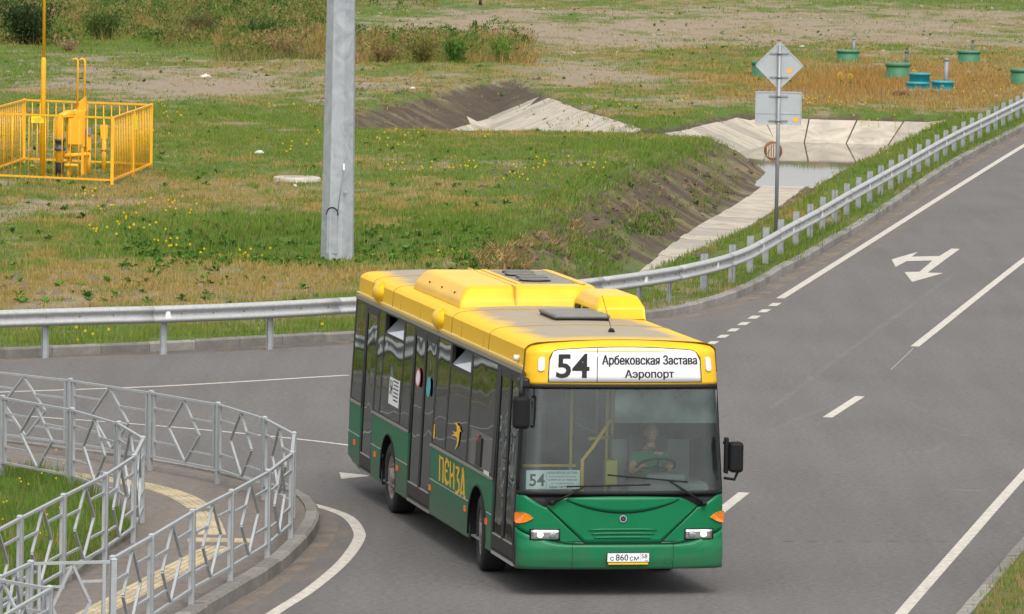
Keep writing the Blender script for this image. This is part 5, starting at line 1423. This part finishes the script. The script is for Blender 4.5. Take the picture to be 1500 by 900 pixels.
for sg in (-1, 1):
    MB().lathe([(0, -.006), (.010, -.004), (.012, 0), (.010, .004), (0, .006)], 10, c=(sg*.029, -.089, .012)).build('eye', mat('dark eye', (.02, .015, .012), .2), head)
    MB().box(sg*.080-.008, sg*.080+.008, -.012, .022, -.030, .030, .006).build('ear', SKIN, head)
MB().box(-.022, .022, -.101, -.096, -.063, -.056).build('mouth', mat('lip', (.35, .14, .11), .5), head)
# collar and swallow badge on the chest
MB().tube([(.07*math.cos(a), -.015+.06*math.sin(a), .605+.01*math.sin(a)) for a in np.linspace(0, 2*PI, 17)], .016, 6).build('collar', SHIRT, person)
MB().add([(.055, -.142, .41), (.115, -.140, .425), (.09, -.143, .40), (.105, -.143, .375), (.08, -.143, .39)], [(0, 1, 2), (0, 2, 4), (2, 3, 4)]).build('shirt_badge', GOLD, person)
# hands gripping the wheel: palm, four bent fingers, thumb
def hand(sg, wx, wz):
    c = Vector((wx, -.30, wz))
    V = [tuple(c), tuple(c+Vector((0, -.05, .02)))]; E2 = [(0, 1)]; R2 = [(.032, .018), (.038, .018)]
    for k in range(4):
        o = -.027+.018*k; l = (.9, 1.05, 1.0, .8)[k]
        i = len(V)
        V += [tuple(c+Vector((o, -.085*l, .035))), tuple(c+Vector((o, -.108*l, .012))), tuple(c+Vector((o, -.100*l, -.018)))]
        E2 += [(1, i), (i, i+1), (i+1, i+2)]; R2 += [.0095, .009, .0075]
    i = len(V); V += [tuple(c+Vector((-sg*.042, -.03, .0))), tuple(c+Vector((-sg*.052, -.065, -.012)))]; E2 += [(0, i), (i, i+1)]; R2 += [.011, .009]
    skin_mesh('hand', V, E2, R2, SKIN, person, 1)
hand(-1, -.17, .465); hand(1, .17, .445)

# ================================================================== GUARDRAIL
BAR_PX = [(67, 514), (237, 509), (392, 502), (560, 491), (760, 475), (880, 461.5), (977, 446), (1043, 430), (1084, 415), (1109, 401), (1150, 376), (1192, 352), (1229, 328.5), (1265, 307), (1315, 277), (1347, 257), (1391, 231), (1440, 205), (1500, 173)]
bpw = [G(*p, .13) for p in BAR_PX]
d0 = bpw[0]-bpw[2]; d0 /= np.linalg.norm(d0); d1 = bpw[-1]-bpw[-4]; d1 /= np.linalg.norm(d1)
BC = smooth([bpw[0]+d0*26, bpw[0]+d0*8]+bpw+[bpw[-1]+d1*10], .25)
bs = np.r_[0, np.cumsum(np.linalg.norm(np.diff(BC, axis=0), axis=1))]
def bpt(s): return np.array([np.interp(s, bs, BC[:, 0]), np.interp(s, bs, BC[:, 1])])
def btan(s): d = bpt(s+.1)-bpt(s-.1); return d/np.linalg.norm(d)
gr = tag(empty('guardrail', (*bpw[6], .13)), 'galvanised steel guardrail curving along the far road edge', 'guardrail')
gr.location = (0, 0, 0)
# W profile: (offset towards road, height)
WP = [(0, .45), (.02, .463), (.055, .478), (.075, .497), (.075, .522), (.055, .545), (.012, .566), (0, .60), (.012, .634), (.055, .655), (.075, .678), (.075, .703), (.055, .722), (.02, .737), (0, .75)]
def wbeam(s0, s1, extra=0., n=None):
    n = n or max(2, int((s1-s0)/.5)); P = []
    for s in np.linspace(s0, s1, n+1):
        c = bpt(s); t = btan(s); nr = np.array([t[1], -t[0]])      # towards the road
        P.append([(c[0]+nr[0]*(o+.10+extra), c[1]+nr[1]*(o+.10+extra), .12+h) for o, h in WP])
    Q = [[(x-0, y, z) for x, y, z in r] for r in P]
    mb = MB().grid(P, True)
    return mb
# beam sections, lapped every four metres
s_ = 0.; k = 0
while s_ < bs[-1]-.5:
    e = min(s_+4.0, bs[-1]-.2)
    o = wbeam(s_, e+.15, extra=.004*(k % 2)).build('rail_beam', GALV, gr)
    md = o.modifiers.new('t', 'SOLIDIFY'); md.thickness = .004
    s_ = e; k += 1
# posts
pm = MB()
pm.box(-.055, .055, -.006, .006, -.3, .62).box(-.055, -.047, -.03, .03, -.3, .62).box(.047, .055, -.03, .03, -.3, .62)
PMESH = pm.mesh('post'); PMESH.materials.append(GALV2)
pm2 = MB().box(-.06, .06, -.007, .007, -.3, .80).box(-.06, -.05, -.05, .08, -.3, .80).box(.05, .06, -.05, .08, -.3, .80)
PMESH2 = pm2.mesh('post'); PMESH2.materials.append(mat('weathered zinc post', (.30, .31, .31), .65, .1, var=.2, vscale=5))
rm = MB().hexa([(-.045, -.012, -.05), (.045, -.012, -.05), (.045, .012, -.05), (-.045, .012, -.05), (-.025, -.012, .05), (.025, -.012, .05), (.025, .012, .05), (-.025, .012, .05)])
RMESH = rm.mesh('reflector'); RMESH.materials.append(mat('white reflector', (.8, .8, .8), .3))
rmb = MB().box(.045, .06, -.014, .014, -.05, .05).mesh('reflector_back'); rmb.materials.append(DARK)
s_left = float(bs[np.argmin(np.linalg.norm(BC-bpw[0], axis=1))]); s_bend = float(bs[np.argmin(np.linalg.norm(BC-bpw[6], axis=1))])
posts = list(np.arange(s_left, s_bend-.6, 2.3))+list(np.arange(s_bend, bs[-1]-.5, 3.0))
posts = [s_left-2.3*i for i in range(1, 12) if s_left-2.3*i > .3]+posts
for i, s in enumerate(sorted(posts)):
    c = bpt(s); t = btan(s); a = math.atan2(t[1], t[0]); nr = np.array([t[1], -t[0]])
    o = bpy.data.objects.new('post', PMESH); COL.objects.link(o); o.parent = gr; o.location = (c[0]-nr[0]*(.12 if s > s_bend else 0), c[1]-nr[1]*(.12 if s > s_bend else 0), .13); o.rotation_euler = (0, 0, a+random.uniform(-.03, .03))
    o.scale = (1, 1, 1.0)
    hi_ = s > s_bend
    if hi_: o.data = PMESH2
    mb = MB().box(-.05, .05, -.10, -.0, .50, .64); q = mb.build('bracket', GALV2, o)
    if i % 2 == 0:
        r = bpy.data.objects.new('reflector', RMESH); COL.objects.link(r); r.parent = gr; r.location = (c[0]+nr[0]*.145, c[1]+nr[1]*.145, .12+.60); r.rotation_euler = (0, 0, a); r.scale = (1.3, 1.3, 1.3)
    for zz in (.55, .65):
        pass
# bolts along the valley
BOL = MB().lathe([(0, 0), (.014, 0), (.014, .012), (0, .016)], 6).mesh('bolt'); BOL.materials.append(mat('rusty bolt', (.20, .14, .07), .8))
for s in np.arange(s_left-4, bs[-1]-1, .66):
    if random.random() < .3: continue
    c = bpt(s); t = btan(s); nr = np.array([t[1], -t[0]])
    o = bpy.data.objects.new('bolt', BOL); COL.objects.link(o); o.parent = gr; o.location = (c[0]+nr[0]*.108, c[1]+nr[1]*.108, .12+.60); o.rotation_euler = (PI/2, 0, math.atan2(t[1], t[0]))

# ================================================================== PEDESTRIAN RAILINGS
RAILM = mat('galvanised railing tube', (.35, .365, .37), .55, .2, var=.1, vscale=12)
def railing(name, tops, label, gap=()):
    root = tag(empty(name), label, 'railing', 'galvanised pedestrian railings at the footpath corner')
    P = [G(px, py, 1.265) for px, py in tops]
    Z0, ZT, ZB = .135, 1.235, .34
    for i, p in enumerate(P):
        j = min(i+1, len(P)-1); d = P[j]-P[j-1]; a = math.atan2(d[1], d[0])
        po = MB().box(-.032, .032, -.032, .032, 0, 1.125, .004).build('post', RAILM, root); po.location = (p[0], p[1], Z0); po.rotation_euler = (random.uniform(-.008, .008), random.uniform(-.008, .008), a)
        MB().hexa([(-.036, -.036, 1.125), (.036, -.036, 1.125), (.036, .036, 1.125), (-.036, .036, 1.125), (-.02, -.02, 1.142), (.02, -.02, 1.142), (.02, .02, 1.142), (-.02, .02, 1.142)]).build('post_cap', RAILM, po)
    for i in range(len(P)-1):
        if i in gap: continue
        A, B = P[i], P[i+1]; L_ = np.linalg.norm(B-A); u = (B-A)/L_
        def pt(x, z, off=0.): q = A+u*x; return (q[0]-u[1]*off, q[1]+u[0]*off, z)
        x0, x1 = .10, L_-.10
        pn = MB().bar(pt(.033, ZT), pt(L_-.033, ZT), .042, .030).build('panel', RAILM, root); pn.name = 'panel_top_rail'
        MB().bar(pt(.033, ZB), pt(L_-.033, ZB), .036, .030).build('bottom_rail', RAILM, pn)
        for x in (x0, x1): MB().bar(pt(x, ZB+.015), pt(x, ZT-.015), .036, .036, (u[0], u[1], 0)).build('upright', RAILM, pn)
        T_ = (.49*L_, ZT-.015); L2 = (.27*L_, .80); R2 = (.73*L_, .76); B_ = (.52*L_, ZB+.015)
        for a, b_ in ((T_, L2), (L2, B_), (T_, R2), (R2, B_)): MB().bar(pt(*a), pt(*b_), .031, .031).build('diamond_bar', RAILM, pn)
        for zz in (1.03, .56):
            f = (ZT-zz)/(ZT-.80) if zz > .80 else (zz-ZB)/(.80-ZB)
            xl = (T_[0]+(L2[0]-T_[0])*f) if zz > .8 else (B_[0]+(L2[0]-B_[0])*f)
            MB().bar(pt(x0+.014, zz), pt(xl-.013, zz), .027, .027).build('stub_bar', RAILM, pn)
        for zz in (.98, .52):
            f = (ZT-zz)/(ZT-.76) if zz > .76 else (zz-ZB)/(.76-ZB)
            xr = (T_[0]+(R2[0]-T_[0])*f) if zz > .76 else (B_[0]+(R2[0]-B_[0])*f)
            MB().bar(pt(xr+.013, zz), pt(x1-.014, zz), .027, .027).build('stub_bar', RAILM, pn)
    return root
railing('railing', [(-30, 540), (103, 555), (221, 573), (320, 590), (388, 611), (431, 633.7), (427.5, 662), (393.5, 688.5), (339.5, 718), (282, 747), (221.6, 783), (165, 815)], 'outer steel railing curving round the kerb with diamond panels')
railing('railing', [(-110, 565), (3, 580), (105, 598), (173, 618), (210, 640), (197, 666), (155, 693), (93, 724), (30, 756), (-38, 792)], 'inner steel railing curving round the small grass patch')
railing('railing', [(165.5, 819), (44, 822), (-2, 843)], 'short steel railing in the lower left closing off the footpath')
railing('railing', [(-60, 836), (74, 859), (-8, 906)], 'steel railing corner lowest at the left edge of the picture')

# ================================================================== LAMP POST
q = GF(494, 381); lz = float(terrain(np.array([q[0]]), np.array([q[1]]))[0][0])
lp = tag(empty('lamp_post', (q[0], q[1], lz-.1)), 'thick pale grey faceted steel lamp post standing in the field', 'lamp post')
LPM = mat('matt galvanised mast', (.43, .45, .47), .55, .25, col2=(.27, .29, .315), vscale=2.4, bump=.15, bscale=8, distort=1.5)
n8 = 8; rings = []
for z in np.linspace(0, 16, 9):
    r = .372-.0098*z*1.0
    rings.append([(r*math.cos(2*PI*k/n8+.30), r*math.sin(2*PI*k/n8+.30), z) for k in range(n8)])
loft('mast', rings, LPM, lp)
dd = MB(); hatch_w = .13
aa = -PI/2-.32; rr_ = .372*math.cos(PI/8)+.004
def onm(x, z, o): return ((rr_-.0096*z+o)*math.cos(aa)-x*math.sin(aa), (rr_-.0096*z+o)*math.sin(aa)+x*math.cos(aa), z)
hp = [(-.12, .25), (.12, .25)]+[(.12*math.cos(t), 1.12+.12*math.sin(t)) for t in np.linspace(0, PI, 9)]
ht = dd.prism([(a, b_) for a, b_ in hp], lambda a, b_, t: onm(a, b_, t), -.02, .012).build('access_hatch', LPM, lp)
mb = MB().tube([onm(.13*math.cos(t), 1.10+.14*math.sin(t), .02) for t in np.linspace(-.2, PI+.1, 12)], .014, 6); mb.build('hatch_rim', DARK, ht)
MB().tube([onm(.12, 1.14, .02), onm(.18, 1.6, .02), onm(.24, 2.0, .03), onm(.25, 2.25, .03)], .008, 6).build('cable', mat('grey cable', (.25, .25, .26), .6), lp)
MB().box(-.02, .02, -.02, .02, -.05, .09).build('cable_clip', WHITE, lp).location = onm(.25, 2.1, .03)
MB().lathe([(0, 0), (.04, 0), (.04, .04), (0, .04)], 8).build('bolt', GALV2, lp).location = onm(.28, 1.55, -.02)

# ================================================================== GAS CABINET COMPOUND
FR, BR, BL = GF(164, 271), GF(221, 247), GF(35, 239)
FL = FR+(BL-BR)
zf = .10
fence = tag(empty('gas_fence', (0, 0, 0)), 'orange yellow bar fence round the gas cabinet', 'fence')
HT = 1.78
for c in (FR, BR, BL, FL): MB().box(c[0]-.04, c[0]+.04, c[1]-.04, c[1]+.04, zf-.25, zf+HT).build('post', GASY, fence)
barm = MB().tube([(0, 0, 0), (0, 0, HT-.20)], .014, 6).mesh('bar'); barm.materials.append(GASY)
for A, B in ((FR, FL), (BR, BL), (FR, BR), (FL, BL)):
    for zz in (.12, HT-.04): MB().bar((*A, zf+zz), (*B, zf+zz), .05, .05).build('rail', GASY, fence)
    L_ = np.linalg.norm(B-A); nb = int(L_/.235)
    if L_ > 5: nb = int(L_/.34)
    for k in range(1, nb):
        p = A+(B-A)*k/nb
        o = bpy.data.objects.new('bar', barm); COL.objects.link(o); o.parent = fence; o.location = (p[0], p[1], zf+.14)
for t_ in (.5,):
    p = FR+(BR-FR)*.52; MB().box(p[0]-.04, p[0]+.04, p[1]-.04, p[1]+.04, zf-.2, zf+HT-.02).build('post', GASY, fence)
SIGNY = mat('yellow notice', (.80, .62, .02), .5)
p = FR+(BR-FR)*.53; nt_ = MB().box(-.006, .006, -.16, .16, -.18, .18).build('notice_plate', SIGNY, fence); nt_.location = (p[0]+.03, p[1]-.05, zf+1.42); nt_.rotation_euler = (0, 0, -.4)
p = FR+(FL-FR)*.56; nb_ = MB().box(-.17, .17, -.006, .006, -.085, .085).build('notice_plate', SIGNY, fence); nb_.location = (p[0], p[1]-.04, zf+1.62)
fn_ = lambda x, y: (x, -.008, y)
for (yy) in (.035, -.005, -.04): MB().box(-.12+abs(yy), .12-abs(yy), -.0085, -.006, yy-.007, yy+.007).build('notice_line', mat('brown print', (.45, .30, .02), .6), nb_)
# cabinet
ORC = GF(112, 258)
cab = tag(empty('gas_cabinet', (ORC[0], ORC[1], zf)), 'yellow gas regulator cabinet with pipes and two tall hooked vents', 'gas cabinet')
GYB = mat('gas yellow cabinet', (.80, .38, .012), .45, var=.08, vscale=4)
loft('cabinet_body', [[(-.26, -.30, .80), (.24, -.42, .80), (.24, .62, .80), (-.26, .62, .80)], [(-.26, -.30, 1.62), (.24, -.42, 1.62), (.24, .62, 1.62), (-.26, .62, 1.62)], [(-.10, -.30, 1.76), (.24, -.42, 1.76), (.24, .62, 1.76), (-.10, .62, 1.76)]], GYB, cab)
MB().box(-.20, .18, -.43, -.415, .86, 1.56).build('cabinet_door', GYB, cab)
for x, y in ((-.20, -.25), (.18, -.35), (.18, .55), (-.2, .55)): MB().bar((x, y, -.1), (x, y, .82), .07).build('leg', GYB, cab)
MB().tube([(-.42, -.45, -.1), (-.42, -.45, 1.45), (-.38, -.44, 1.60), (-.25, -.40, 1.66), (-.10, -.3, 1.66)], .105, 12).build('inlet_pipe', GYB, cab)
MB().tube([(-.42, -.45, -.1), (-.42, -.45, .38)], .11, 12).build('pipe_sleeve', BLACK, cab)
MB().lathe([(0, 0), (.16, 0), (.16, .06), (.12, .08), (.12, .22), (.16, .24), (.16, .30), (0, .30)], 12, c=(-.42, -.45, .70)).build('valve', mat('dark valve', (.05, .05, .055), .5), cab)
MB().tube([(-.30, -.40, .55), (.35, -.30, .60)], .06, 10).tube([(-.3, -.40, .30), (.05, -.30, .30), (.05, -.30, .05)], .05, 10).build('low_pipe', GYB, cab)
MB().tube([(.34, -.2, .1), (.34, -.2, .70)], .055, 8).box(.30, .40, -.3, -.1, .70, 1.25).build('side_pipe', GYB, cab)
MB().box(.26, .40, -.34, -.20, 1.10, 1.30).build('gauge_box', mat('grey meter', (.2, .2, .21), .5), cab)
loft('cabinet_hood', [[(-.02, .2, 1.74), (.24, .1, 1.74), (.24, .6, 1.74), (-.02, .6, 1.74)], [(.06, .2, 2.0), (.2, .1, 2.12), (.2, .6, 2.12), (.06, .6, 2.0)]], GYB, cab)
for x in (-.02, .17):
    MB().tube([(x, .3, 1.7), (x, .3, 3.02), (x-.02, .3, 3.09), (x-.07, .3, 3.11), (x-.12, .3, 3.10), (x-.13, .3, 3.05)], .028, 8).build('vent_pipe', GYB, cab)
# mast and marker post
mq = GF(62, 259)
ms = tag(empty('yellow_mast', (*mq, zf)), 'tall orange yellow lightning mast left of the gas cabinet', 'mast')
MB().tube([(0, 0, -.1), (0, 0, 3.08), (0, 0, 3.16)], [.068, .068, .045], 12).build('lower_tube', GASY, ms)
MB().tube([(0, 0, 3.10), (0, 0, 9.0)], [.042, .030], 10).build('upper_tube', GASY, ms)
mq = GF(152, 249)
mk = tag(empty('marker_post', (*mq, zf)), 'small yellow marker post with red band inside the fence', 'marker post')
MB().tube([(0, 0, -.1), (0, 0, .9)], .06, 10).hexa([(-.09, -.05, .85), (.09, -.05, .85), (.09, .05, .85), (-.09, .05, .85), (-.11, -.05, 1.22), (.11, -.05, 1.22), (.11, .05, 1.22), (-.11, .05, 1.22)]).build('marker_body', GASY, mk)
MB().lathe([(.0, 0), (.063, 0), (.063, .05), (0, .05)], 12, c=(0, 0, .50)).build('red_band', mat('red band', (.5, .03, .01), .5), mk)

# ================================================================== ROAD SIGN (seen from behind)
sq = G(1136.5, 346, .12)
sg_ = tag(empty('road_sign', (sq[0], sq[1], .10)), 'grey backs of a diamond sign over a rectangular plate on one post', 'road sign')
SBK = mat('bare sign back', (.40, .42, .43), .55, .25, var=.06, vscale=3)
SPO = mat('sign post steel', (.27, .28, .29), .5, .4)
MB().tube([(0, 0, -.3), (0, 0, 4.45)], .045, 12).build('post', SPO, sg_)
dz = 3.98; hs = .545
sp_ = MB().prism([(0, dz-hs), (hs, dz), (0, dz+hs), (-hs, dz)], lambda a, b_, t: (a, t, b_), .055, .062).build('diamond_plate', SBK, sg_)
for a, b_ in (((0, dz-hs), (hs, dz)), ((hs, dz), (0, dz+hs)), ((0, dz+hs), (-hs, dz)), ((-hs, dz), (0, dz-hs))): MB().bar((a[0], .05, a[1]), (b_[0], .05, b_[1]), .012, .03).build('plate_lip', SBK, sp_)
rp = MB().box(-.53, .53, .055, .062, 2.62, 3.36, 0).build('rectangular_plate', SBK, sg_)
for a, b_ in (((-.53, 2.62), (.53, 2.62)), ((.53, 2.62), (.53, 3.36)), ((.53, 3.36), (-.53, 3.36)), ((-.53, 3.36), (-.53, 2.62))): MB().bar((a[0], .05, a[1]), (b_[0], .05, b_[1]), .014, .03).build('plate_lip', SBK, rp)
MB().box(-.53, .53, .048, .055, 2.85, 2.858).build('fold_line', SPO, rp)
for z_, par in ((dz+.28, sp_), (dz-.27, sp_), (3.27, rp), (2.70, rp)):
    MB().box(-.22, .22, .03, .055, z_-.018, z_+.018).build('bracket', SPO, par)
    MB().lathe([(.046, 0), (.058, 0), (.058, .05), (.046, .05)], 14, c=(0, 0, z_-.025), closed=True).build('clamp', SPO, par)
STK = mat('orange sticker', (.85, .40, .01), .5)
MB().box(.19, .29, .050, .0545, dz-.17, dz-.07).build('orange_sticker', STK, sp_)
MB().box(.36, .47, .050, .0545, 2.68, 2.77).build('orange_sticker', STK, rp)

# ================================================================== FIELD FURNITURE
def tz(q): return float(terrain(np.array([q[0]]), np.array([q[1]]))[0][0])
q = GF(435, 266)
mh = tag(empty('manhole_ring', (*q, tz(q)-.02)), 'pale concrete manhole ring lying in grass left of the lamp post', 'manhole')
MB().lathe([(.62, -.1), (.63, .12), (.60, .155), (.42, .16), (.40, .12), (.0, .12)], 32).build('ring', mat('pale ring concrete', (.42, .38, .32), .9, var=.2, vscale=5, bump=.3), mh)
MB().lathe([(0, .125), (.36, .125), (.37, .15), (.33, .165), (0, .165)], 28).build('lid', mat('stained lid', (.30, .26, .22), .9, var=.3, vscale=6), mh)
GRW = mat('green well plastic', (.018, .17, .075), .6, col2=(.05, .13, .07), vscale=3)
def well(px, py, r, h, label):
    q = GF(px, py); o = tag(empty('green_well', (*q, tz(q)-.05)), label, 'well', 'green plastic wells in the dry grass')
    h *= 1.15
    MB().lathe([(r*.96, -.1), (r*.96, h*.82), (0, h*.82)], 28).build('shaft', GRW, o)
    MB().lathe([(r*.9, h*.80), (r*1.03, h*.82), (r*1.04, h*.97), (r*.98, h), (0, h*1.02)], 28).build('lid', mat('green well lid', (.03, .19, .085), .65, col2=(.10, .17, .10), vscale=4), o)
    return o
well(1242, 90, .54, .50, 'low green well with the leftmost vent pipe, top row')
well(1315, 116, .53, .68, 'tallest green well in the dry orange grass')
well(1419, 92, .54, .55, 'green well farthest back at the right with dark pipe')
well(1497, 124, .50, .62, 'green well cut by the right edge of the picture')
well(1117, 114, .48, .62, 'green well half hidden behind the diamond sign')
TEAL = mat('teal plastic', (.02, .26, .29), .5, var=.1)
q = GF(1362, 133)
tw = tag(empty('teal_tank', (*q, tz(q)-.03)), 'teal plastic tank cover with three round lids in the dry grass', 'tank')
MB().box(-1.05, 1.05, -.8, 1.3, -.05, .08, .03).build('base_plate', TEAL, tw)
for x, y, r, h in ((-.52, -.2, .46, .36), (-.35, 1.2, .44, .68), (.55, .4, .46, .40)):
    t_ = MB().lathe([(r*.95, .05), (r*.95, h-.08), (r*1.03, h-.08), (r*1.03, h), (0, h+.01)], 26, c=(x, y, 0)).build('round_lid', TEAL, tw)
VPM = mat('grey vent pipe', (.22, .235, .26), .5); VPD = mat('dark vent pipe', (.09, .095, .105), .5)
def vent(px, py, h, r, mt, label):
    q = GF(px, py); o = tag(empty('vent_pipe', (*q, tz(q)-.05)), label, 'pipe', 'vent pipes by the wells')
    MB().tube([(0, 0, -.1), (.02, 0, h)], r, 10).build('tube', mt, o)
    MB().lathe([(r, h-.02), (r*1.25, h-.02), (r*1.25, h+.06), (0, h+.08)], 12, c=(.02, 0, 0)).build('cap', mt, o)
vent(1385, 132, 1.25, .085, VPM, 'tall pale grey vent pipe on the teal tank')
vent(1250, 80, .70, .07, VPM, 'grey vent pipe behind the leftmost low green well')
vent(1327, 98, .68, .075, VPD, 'dark vent pipe behind the tallest green well')
vent(1424, 82, .75, .06, VPD, 'thin dark vent pipe behind the farthest green well')
# sunflowers
def sunflower(px, py, h, label):
    q = GF(px, py); o = tag(empty('sunflower', (*q, tz(q))), label, 'sunflower', 'small sunflowers in the dry grass')
    MB().tube([(0, 0, 0), (.03, -.02, h*.6), (0, -.05, h)], .012, 5).build('stem', mat('stem green', (.10, .19, .03), .8), o)
    mb = MB()
    for k in range(14):
        a = 2*PI*k/14; a2 = a+.28
        mb.add([(0.05*math.cos(a), -.07, h+.05*math.sin(a)), (.05*math.cos(a2), -.07, h+.05*math.sin(a2)), (.14*math.cos((a+a2)/2), -.075, h+.14*math.sin((a+a2)/2))], [(0, 1, 2)])
    mb.build('petals', mat('sunflower petal', (.8, .52, .01), .6), o)
    MB().lathe([(0, 0), (.055, 0), (.04, .02), (0, .025)], 12).build('disc', mat('flower disc', (.30, .17, .02), .8), o).matrix_local = Matrix.Translation((0, -.07, h))@Matrix.Rotation(PI/2, 4, 'X')
    V = []; T = []; C = []
    for k in range(9):
        a = rng.uniform(0, 6.28); z = h*rng.uniform(.15, .9); d = np.array([math.cos(a), math.sin(a), .2]); s = np.array([-math.sin(a), math.cos(a), 0])*.05; b0 = np.array([0, 0, z]); i = len(V)
        V += [b0, b0+d*.12-s, b0+d*.26, b0+d*.12+s]; T += [(i, i+1, i+2), (i, i+2, i+3)]; C += [np.array([.12, .2, .03])]*4
    fastmesh('leaves', np.array(V), np.array(T), np.array(C), GRASS, o)
sunflower(1230, 134, .62, 'left of two small sunflowers right of the sign')
sunflower(1245, 134, .60, 'right of two small sunflowers right of the sign')
sunflower(1338, 122, .50, 'small sunflower between the tallest green well and the teal tank')
# culvert grate standing in the pond
q = G(1133, 222, WATER_Z)
cg = tag(empty('culvert_grate', (*q, WATER_Z)), 'rusty round basket grate of a culvert standing in the pond', 'grate')
RUST = mat('rusty steel', (.24, .10, .035), .8, var=.3, vscale=10)
r0 = .29
MB().tube([(r0*math.cos(a), 0, .02+r0*math.sin(a)) for a in np.linspace(0, 2*PI, 29)], .022, 6).build('rim', RUST, cg)
MB().lathe([(r0-.03, 0), (r0+.01, 0), (r0+.01, .8), (r0-.03, .8)], 24, closed=True).build('pipe_end', RUST, cg).matrix_local = Matrix.Translation((0, .05, .02))@Matrix.Rotation(-PI/2, 4, 'X')
for k in range(-3, 4):
    x = k*.078; hh = math.sqrt(max(.002, r0*r0-x*x))
    MB().tube([(x, 0, .02-hh), (x*1.05, -.10, .02-hh*.5), (x*1.08, -.13, .02), (x*1.05, -.10, .02+hh*.5), (x, 0, .02+hh)], .016, 6).build('grate_bar', RUST, cg)
# stump, rubble
q = GF(703, 17)
st = tag(empty('dead_stump', (*q, tz(q))), 'small dark dead stump on bare soil near the top edge', 'stump')
MB().tube([(0, 0, -.1), (.02, 0, .4), (0, 0, .75)], [.12, .07, .04], 7).tube([(0, 0, 0), (.22, 0, -.02)], [.06, .02], 6).tube([(0, 0, .3), (.12, .05, .65)], [.04, .015], 6).build('trunk', mat('charred wood', (.05, .038, .03), .9), st)
def rubble(px, py, s, col, label):
    q = GF(px, py); b = bmesh.new(); bmesh.ops.create_icosphere(b, subdivisions=2, radius=s)
    for v in b.verts: v.co = Vector((v.co.x*1.5, v.co.y, v.co.z*.7))*random.uniform(.8, 1.15)
    me = bpy.data.meshes.new('rubble_block'); b.to_mesh(me); b.free()
    o = link('rubble_block', me, mat('rubble %.2f' % col[0], col, .9, var=.15)); o.location = (*q, tz(q)+s*.25); o.rotation_euler = (0, 0, random.uniform(0, 6))
    tag(o, label, 'rubble', 'loose rubble in the field')
rubble(301, 116, .17, (.55, .50, .42), 'pale block of rubble between gas fence and lamp post')
rubble(604, 131, .09, (.62, .60, .56), 'white lump on the dark bank right of the lamp post')
rubble(380, 224, .10, (.6, .58, .55), 'white scrap in the grass right of the gas fence')
rubble(432, 274, .06, (.6, .58, .54), 'small white scrap just below the manhole ring')
rubble(1175, 75, .10, (.55, .5, .42), 'pale stone on bare soil right of the diamond sign')
rubble(1320, 142, .22, (.10, .05, .035), 'dark red brown lump in front of the teal tank')
rubble(448, 82, .38, (.11, .085, .07), 'dark block of debris left of the lamp post')
rubble(522, 88, .34, (.13, .10, .085), 'dark block of debris right of the lamp post')
